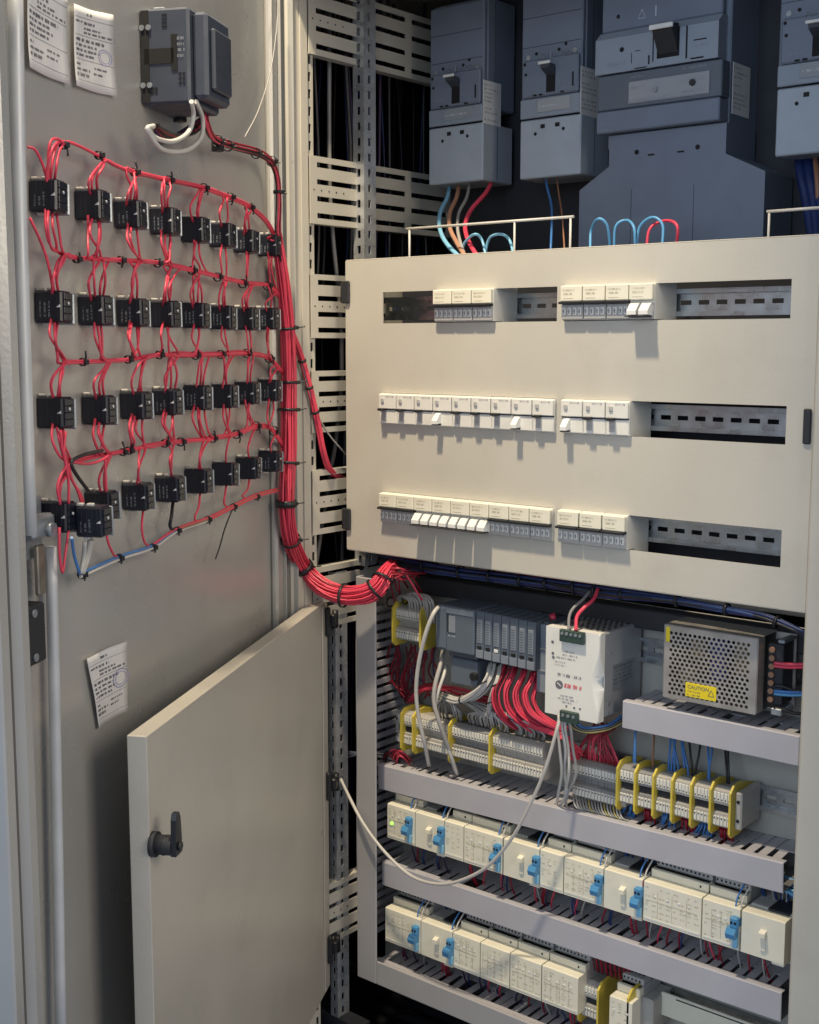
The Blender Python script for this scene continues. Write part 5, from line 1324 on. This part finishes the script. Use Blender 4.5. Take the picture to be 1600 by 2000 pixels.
loops('three blue and one red wire loop over the panel top by the wide cover', [[(1153, 490), (1155, 447), (1170, 428), (1187, 440), (1193, 490)], [(1200, 490), (1203, 447), (1222, 429), (1240, 442), (1241, 480)], [(1243, 485), (1250, 447), (1275, 426), (1292, 437), (1294, 480)], [(1263, 485), (1270, 447), (1300, 431), (1320, 442), (1322, 480)]], ['wire_sky']*3+['wire_red'], .0020)
t = loom('thin blue and brown wires hanging below the second big breaker', 'wiring', atY(1075, 470, .15))
wire(t, [(1062, 335, .2), (1070, 370, .18), (1078, 410, .15), (1076, 490, .08)], .0018, 'wire_blue'); wire(t, [(1086, 335, .2), (1092, 380, .18), (1098, 420, .15), (1103, 490, .08)], .0012, 'wire_brown')
t = loom('fat navy cables hanging below the rightmost big breaker', 'wiring', atY(1575, 420, .2))
for k in range(3): wire(t, [(1560+k*16, 285, .23), (1566+k*16, 340, .21), (1578+k*13, 400, .2), (1590+k*10, 480, .18)], .0075, 'wire_navy2', n=9)
wire(t, [(1592, 300, .22), (1597, 350, .2), (1600, 420, .2)], .004, 'wire_brown')
# cables in the dark bay behind the side brackets
t = loom('loose dark cables hanging in the bay behind the side brackets', 'wiring', (-0.15, 0.1, -0.4))
rn = random.Random(31)
for k in range(34):
    x = -0.05-rn.random()*0.12; y = 0.0+rn.random()*0.42; dx, dy = rn.uniform(-.03, .03), rn.uniform(-.04, .04)
    m_ = rn.choice(('wire_navy2', 'wire_navy2', 'wire_black', 'wire_black', 'wire_purple', 'wire_purple', 'wire_black', 'wire_deepred', 'wire_midgrey'))
    MB().tube([(x, y, 0.58), (x+dx*.4+rn.uniform(-.02, .02), y+dy*.5, 0.25), (x+dx+rn.uniform(-.02, .02), y+dy, -0.05), (x+rn.uniform(-.03, .03), y+rn.uniform(-.03, .03), -0.45), (x, y, -0.9)], rn.uniform(.0016, .0036), n=6, k=4).build('wire', m_, t, True)
tag(MB().tube([(0.0, .33, .55), (.005, .33, .40), (.012, .33, .28), (.004, .33, .10)], .004, n=8, k=5).build('red_cable', 'wire_deepred'), 'dark red cable hanging behind the slotted upright', 'cable')
# dark bundle slung under the panel
BP = [(742, 1092, .055), (800, 1102, .055), (900, 1118, .055), (1000, 1130, .055), (1100, 1143, .055), (1180, 1156, .055), (1300, 1170, .055), (1420, 1190, .05), (1500, 1207, .045), (1590, 1246, .04)]
t = loom('dark blue and purple cable bundle slung under the panel', 'wiring', atY(1000, 1130, .055))
for k in range(22):
    an = rn.random()*6.28; q = math.sqrt(rn.random()); o = Vector((0, math.cos(an)*q*.0075, math.sin(an)*q*.0075))
    right = k % 3 == 0
    P = BP if right or k % 2 else BP[:6+rn.randint(0, 2)]
    P3 = [p+o*(1.0 if i < 6 else .62)+jit(.0012) for i, p in enumerate(W3(P))]
    MB().tube(P3, rn.uniform(.0016, .0028), n=6, k=5).build('wire', rn.choice(('wire_navy2', 'wire_navy', 'wire_navy2', 'wire_black')) if right else rn.choice(('wire_purple', 'wire_navy', 'wire_navy', 'wire_deepred', 'wire_purple', 'wire_black')), t, True)
B3 = W3(BP)
for (i, f) in ((1, .3), (2, 0), (2, .6), (3, .2), (3, .7), (4, .3), (4, .8), (5, .3), (6, .2), (7, 0), (8, .2)):
    ring(t, B3[i].lerp(B3[i+1], f), B3[i+1]-B3[i], .0098 if i < 5 else .0072, .0040)
t = loom('red and grey supply leads dropping into the white power supply', 'wiring', atY(1125, 1200, .02))
wire(t, [(1168, 1150, .045), (1160, 1170, .03), (1140, 1188, .012), (1127, 1205, .004), (1125, 1232, -.004)], .0026, 'wire_red'); wire(t, [(1152, 1155, .045), (1140, 1170, .03), (1120, 1188, .012), (1112, 1205, .004), (1111, 1232, -.004)], .0022, 'wire_midgrey')

# grey loom over the small terminal group
t = loom('grey wire loom curling into the small terminal group', 'wiring', atY(800, 1180, .06))
for k in range(12):
    x = 796+4.6*k
    wire(t, [(752, 1180+rn.uniform(-6, 6), .07), (775, 1172+rn.uniform(-6, 6), .06), (x-14, 1162+rn.uniform(-4, 6), .052), (x+rn.uniform(0, 5), 1174+k*.8, .050), (x+2, 1208+k*.8, .064)], .0021, 'wire_grey', n=6)
for (x, y) in ((762, 1176), (792, 1170), (824, 1174)): ring(t, atY(x, y, .06), Vector((1, 0, 0)), .0075, .0028)
t = loom('dark red wires packed below the small terminal group', 'wiring', atY(800, 1290, .08))
for k in range(20):
    x = 755+rn.random()*95
    wire(t, [(x, 1258+rn.uniform(0, 10), .075), (x+rn.uniform(-8, 8), 1285, .085), (x+rn.uniform(-20, 20), 1315+rn.uniform(0, 20), .09), (x+rn.uniform(-20, 30), 1350+rn.uniform(0, 25), .10)], .0017, rn.choice(('wire_shaded_red', 'wire_shaded_red', 'wire_deepred', 'wire_purple')), n=5)
t = loom('loose red wires crossing below the controller head', 'wiring', atY(840, 1345, .09))
for k in range(9): wire(t, [(796+k*2, 1372+rn.uniform(-6, 6), .09), (815, 1352+rn.uniform(-8, 6), .085), (850, 1340+rn.uniform(-6, 8), .085), (900, 1350+rn.uniform(-6, 10), .09), (960, 1365+rn.uniform(-6, 10), .095)], .0017, 'wire_red' if k < 5 else 'wire_deepred', n=5)

# white cables from the controller
for lab, m_, r, pts in (('white cable curving from the controller head past the yellow plates', 'wire_white', .0032, [(856, 1186, .026), (846, 1200, .012), (832, 1236, .008), (819, 1290, .010), (813, 1345, .014), (817, 1395, .02), (829, 1450, .03), (838, 1495, .05)]),
                        ('grey cable dropping from the controller neck over the terminals', 'wire_grey', .0034, [(866, 1268, .06), (860, 1300, .035), (850, 1338, .02), (848, 1372, .015), (858, 1410, .018), (874, 1455, .03), (890, 1505, .05)]),
                        ('short white cable beside the controller adapter', 'wire_white', .0026, [(872, 1300, .05), (866, 1322, .035), (856, 1352, .024), (851, 1385, .02), (862, 1425, .024), (880, 1475, .035), (893, 1512, .05)])):
    tag(MB().tube(W3(pts), r, n=9, k=6).build('data_cable', m_), lab, 'cable', 'pale cables at the controller')
# white bundles below the cards
t = loom('white wire bundles bent down from the first controller cards', 'wiring', atY(930, 1350, .05))
for (P, nn) in (([(958, 1296, .06), (953, 1318, .045), (938, 1342, .035), (915, 1360, .035), (893, 1368, .04), (872, 1362, .05), (862, 1358, .06)], 9), ([(978, 1300, .06), (974, 1322, .045), (965, 1346, .038), (958, 1370, .04), (955, 1392, .05)], 8), ([(968, 1298, .062), (962, 1322, .05), (948, 1345, .042), (925, 1362, .042), (900, 1366, .05)], 6)):
    for k in range(nn):
        o = jit(.0040); wire(t, P, .0019, 'wire_white', n=6, o=o)
for (x, y, Y) in ((943, 1334, .037), (902, 1366, .038), (958, 1372, .04), (968, 1338, .04)): ring(t, atY(x, y, Y), Vector((.6, 0, -1)) if x > 910 else Vector((1, 0, 0)), .0066, .0022)
t = loom('grey wires fanning from the white bundles into the long terminal strip', 'wiring', atY(930, 1400, .06))
for k in range(52):
    x = 850+rn.random()*215; y = 1398+(x-862)*.235
    s = rn.choice(((868, 1362), (955, 1390), (955, 1390)))
    if x < 910: s = (868, 1362)
    wire(t, [(s[0]+rn.uniform(-4, 4), s[1], .052), (s[0]*.55+x*.45, s[1]+(y-s[1])*.25-4, .044+rn.random()*.01), (x-4, y-16, .050), (x, y+2, .066)], .0016, rn.choice(('wire_grey', 'wire_grey', 'wire_midgrey', 'wire_white')), n=5)
t = loom('four thick red wire bundles arching below the controller cards', 'wiring', atY(1020, 1380, .04))
for b_, P in enumerate(([(990, 1300, .065), (984, 1316, .05), (969, 1346, .036), (970, 1376, .034), (986, 1402, .04), (1012, 1422, .055)], [(1008, 1304, .065), (1002, 1320, .05), (989, 1350, .036), (993, 1382, .034), (1013, 1406, .04), (1042, 1428, .055)],
                        [(1025, 1308, .065), (1020, 1324, .05), (1007, 1354, .036), (1013, 1386, .034), (1036, 1409, .04), (1072, 1430, .055)], [(1042, 1312, .065), (1038, 1328, .05), (1025, 1356, .036), (1034, 1388, .034), (1060, 1409, .04), (1100, 1428, .055)],
                        [(1052, 1318, .07), (1049, 1340, .055), (1044, 1368, .046), (1054, 1392, .045), (1082, 1412, .05), (1110, 1425, .06)])):
    for k in range(9 if b_ < 4 else 4):
        o = jit(.0044); o.z *= .6
        wire(t, P, .00175, 'wire_red' if k % 4 else 'wire_deepred', n=6, o=o)
t = loom('red wires sweeping across to the white power supply underside', 'wiring', atY(1060, 1435, .05))
for k in range(16):
    y = 1408+k*1.6; wire(t, [(985+k*5, y-4, .05), (1030+k*4, y+8, .044), (1078+k*2, y+18, .045), (1112+rn.uniform(-6, 10), y+34, .05), (1128+rn.uniform(-8, 14), y+60, .062)], .0016, 'wire_red', n=5)
t = loom('white leads hanging from the plug below the white power supply', 'wiring', atY(1100, 1480, .02))
for k in range(4):
    x = 1084+k*8; j_ = lambda a: rn.uniform(-a, a)
    wire(t, [(1092+k*6, 1398, -.002), (x+6+j_(2), 1425, .0), (x+11+j_(4), 1465, .004+.004*k), (x+15+j_(5), 1510, .014+.006*(k % 2)), (x+13-k*3+j_(6), 1548, .03), (x+2+j_(8), 1580, .055)], .0021, 'wire_white' if k != 3 else 'wire_grey', n=8)
t = loom('black and yellow leads bending from the power supply into the duct', 'wiring', atY(1150, 1425, .02))
for k, m_ in enumerate(('wire_yellow', 'wire_black', 'wire_midgrey', 'wire_black', 'wire_blue')): wire(t, [(1112+k*3, 1405, 0), (1122+k*3, 1422-k, .01), (1152, 1430-k*2, .03), (1188, 1424-k*2, .05), (1216, 1410-k*3, .07)], .002, m_)
t = loom('thin dark red wires fanning into the short grey terminal strip', 'wiring', atY(1180, 1450, .06))
for k in range(26):
    x = 1122+k*3.5+rn.uniform(-2, 2); wire(t, [(1160+rn.random()*45, 1408+rn.uniform(0, 14), .085), (1165+(x-1165)*.5+rn.uniform(-6, 6), 1446, .075), (x, 1478+(x-1122)*.14, .07), (x, 1504+(x-1122)*.2, .078)], .0013, rn.choice(('wire_deepred', 'wire_deepred', 'wire_red')), n=5)
t = loom('grey wires looping down from the short grey terminal strip', 'wiring', atY(1170, 1580, .06))
for k in range(16):
    x = 1120+k*6.0; y = 1552+(x-1120)*.24; wire(t, [(x, y, .065), (x+3, y+20, .052), (x+16, y+30, .055), (x+38+rn.uniform(0, 10), y+30, .075)], .0014, rn.choice(('wire_grey', 'wire_white', 'wire_grey', 'wire_yellow')), n=5)
t = loom('blue, brown and black wires dropping into the yellow-plated strip', 'wiring', atY(1320, 1490, .08))
for (x, m_) in ((1238, 'wire_blue'), (1241, 'wire_blue'), (1275, 'wire_brown'), (1306, 'wire_blue'), (1311, 'wire_blue'), (1318, 'wire_blue'), (1326, 'wire_blue'), (1338, 'wire_blue'), (1345, 'wire_blue'), (1353, 'wire_black'), (1358, 'wire_black'), (1383, 'wire_blue'), (1386, 'wire_blue'), (1421, 'wire_black'), (1424, 'wire_black')):
    y = 1420+(x-1215)*.22; sw = rn.uniform(-14, 14); wire(t, [(x+sw, y-10, .10), (x+sw*.6, y+22, .088), (x+sw*.1, y+52, .082), (x, y+84, .082)], .0017, m_, n=6)
t = loom('blue and dark red wires leaving below the yellow-plated strip', 'wiring', atY(1320, 1610, .07))
for g, m_ in enumerate(('wire_blue', 'wire_deepred', 'wire_blue', 'wire_deepred', 'wire_blue', 'wire_deepred')):
    for k in range(6):
        x = 1222+g*37+k*4.5; y = 1562+(x-1215)*.25; e = rn.uniform(-16, 4) if m_ == 'wire_blue' else rn.uniform(-4, 6)
        wire(t, [(x, y, .078), (x+e*.3, y+14, .07), (x+e, y+30, .075), (x+e*1.5, y+46, .085)], .0016, m_, n=5)
t = loom('red, blue and black wires leaving the perforated power supply at right', 'wiring', atY(1550, 1340, .06))
for (y, m_, r) in ((1296, 'wire_red', .0024), (1302, 'wire_red', .002), (1350, 'wire_blue', .002), (1356, 'wire_sky', .002), (1340, 'wire_black', .002), (1385, 'wire_black', .0024)):
    wire(t, [(1512, y-1, .052), (1530, y+1, .055), (1552, y+ (8 if m_ == 'wire_black' else 2), .06), (1590, y+(8 if m_ == 'wire_black' else 0), .07)], r, m_)
# loose white cable hanging in a wide loop
tag(MB().tube(W3([(1094, 1402, -.004), (1086, 1432, -.012), (1066, 1500, -.018), (1040, 1562, -.02), (1002, 1634, -.022), (955, 1690, -.024), (905, 1718, -.024), (858, 1727, -.024), (805, 1712, -.022), (755, 1668, -.02), (712, 1612, -.014), (682, 1556, .0), (660, 1508, .02), (650, 1480, .05)]), .0026, n=10, k=7).build('loose_cable', 'wire_pale'), 'loose white cable hanging in a wide loop across the ducts', 'cable')
t = loom('pink and white wires crossing the gap beside the frame stile', 'wiring', atY(700, 1470, .06))
for k in range(6): wire(t, [(655, 1474+k*2, .05), (680, 1468+k*2.5, .045), (712, 1474+rn.uniform(-4, 4), .05), (760, 1478+rn.uniform(-6, 6), .065), (800, 1490, .09)], .0014, rn.choice(('wire_grey', 'wire_deepred', 'wire_purple', 'wire_white')), n=5)
t = loom('red and white wire ends on the left of the upper long duct', 'wiring', atY(755, 1478, .06))
for k in range(9): a = (746+rn.random()*30, 1470+rn.random()*14); wire(t, [(a[0], a[1]+8, .06), (a[0]+6, a[1]-6, .055), (a[0]+18, a[1]+rn.uniform(-6, 4), .06), (a[0]+30, a[1]+14, .075)], .0015, rn.choice(('wire_red', 'wire_white', 'wire_deepred', 'wire_black')), n=5)
# wires between ducts and modules
def row_wires(ups, rws, zc, ztop, zbot, lu, ldn):
    tu = loom(lu, 'wiring', (0.3, .08, ztop)); td = loom(ldn, 'wiring', (0.3, .08, zbot))
    for (lb_, a, c, ry, k) in rws:
        xa, xb = atY(a, ry, .03).x, atY(c, ry, .03).x
        if k == 'knob':
            for i in range(9):
                x = xa+(xb-xa)*rn.uniform(.02, .98); wm = 'wire_navy' if i < 6 else rn.choice(('wire_white', 'wire_grey', 'wire_blue'))
                MB().tube([(x, .085, zc+.028), (x+rn.uniform(-.003, .003), .082, zc+.042), (x+rn.uniform(-.008, .008), .080, ztop+.01)], .0016 if i < 6 else .0011, n=5, k=4).build('wire', wm, tu, True)
        else:
            for i in range(2):
                x = xa+(xb-xa)*rn.uniform(.1, .9); MB().tube([(x, .066, zc+.046), (x, .064, zc+.052), (x+.002, .07, ztop+.012)], .0016, n=5, k=4).build('wire', 'wire_deepred', tu, True)
        for i in range(max(2, int((xb-xa)/.012))):
            x = xa+(xb-xa)*rn.uniform(.05, .95); e = rn.uniform(-.010, .010)
            MB().tube([(x, .074, zc-.038), (x+e*.3, .066, zc-.050), (x+e, .068, zbot+.006), (x+e*1.2, .078, zbot-.012)], .0014, n=5, k=4).build('wire', rn.choice(('wire_deepred', 'wire_deepred', 'wire_red', 'wire_purple', 'wire_navy', 'wire_grey')), td, True)
row_wires(0, RW1, z1c, -0.700, -0.820, 'navy and white wires between the upper long duct and the upper module row', 'dark red wires dropping from the upper module row into the duct below')
row_wires(0, RW2, z2c, -0.860, -0.992, 'navy and red wires between the middle duct and the lower module row', 'dark red and navy wires below the lower module row')
t = loom('row of thick red wires above the bottom yellow plates', 'wiring', atY(1180, 1890, .07))
for k in range(9): x = X(1155+k*9, 1890, .07); MB().tube([(x, .078, -.90), (x, .072, -.880), (x+rn.uniform(-.003, .003), .075, -.862), (x, .085, -.845)], .0021, n=6).build('wire', 'wire_deepred', t, True)
t = loom('blue cables seen past the right end of the upper long duct', 'wiring', (0.73, .09, -.67))
for k in range(8): MB().tube([(0.69, .06+k*.006, -.672-rn.random()*.03), (.715, .058+k*.006, -.676-rn.random()*.03), (.745, .06+k*.006, -.68-rn.random()*.03)], .0026, n=6).build('wire', rn.choice(('wire_blue', 'wire_navy', 'wire_sky')), t, True)
# dark cables on the cabinet floor
t = loom('fat dark cables lying on the cabinet floor below the frame', 'wiring', (0.1, .1, -1.25))
for k in range(7):
    y = -.03+k*.055; MB().tube([(-.44, y, -1.235), (-.15, y+rn.uniform(-.03, .03), -1.225), (.15, y+rn.uniform(-.03, .03), -1.23), (.55, y+rn.uniform(-.03, .03), -1.235), (.8, y, -1.235)], .012, n=9, k=6).build('wire', rn.choice(('wire_black', 'wire_midgrey', 'wire_black')), t, True)
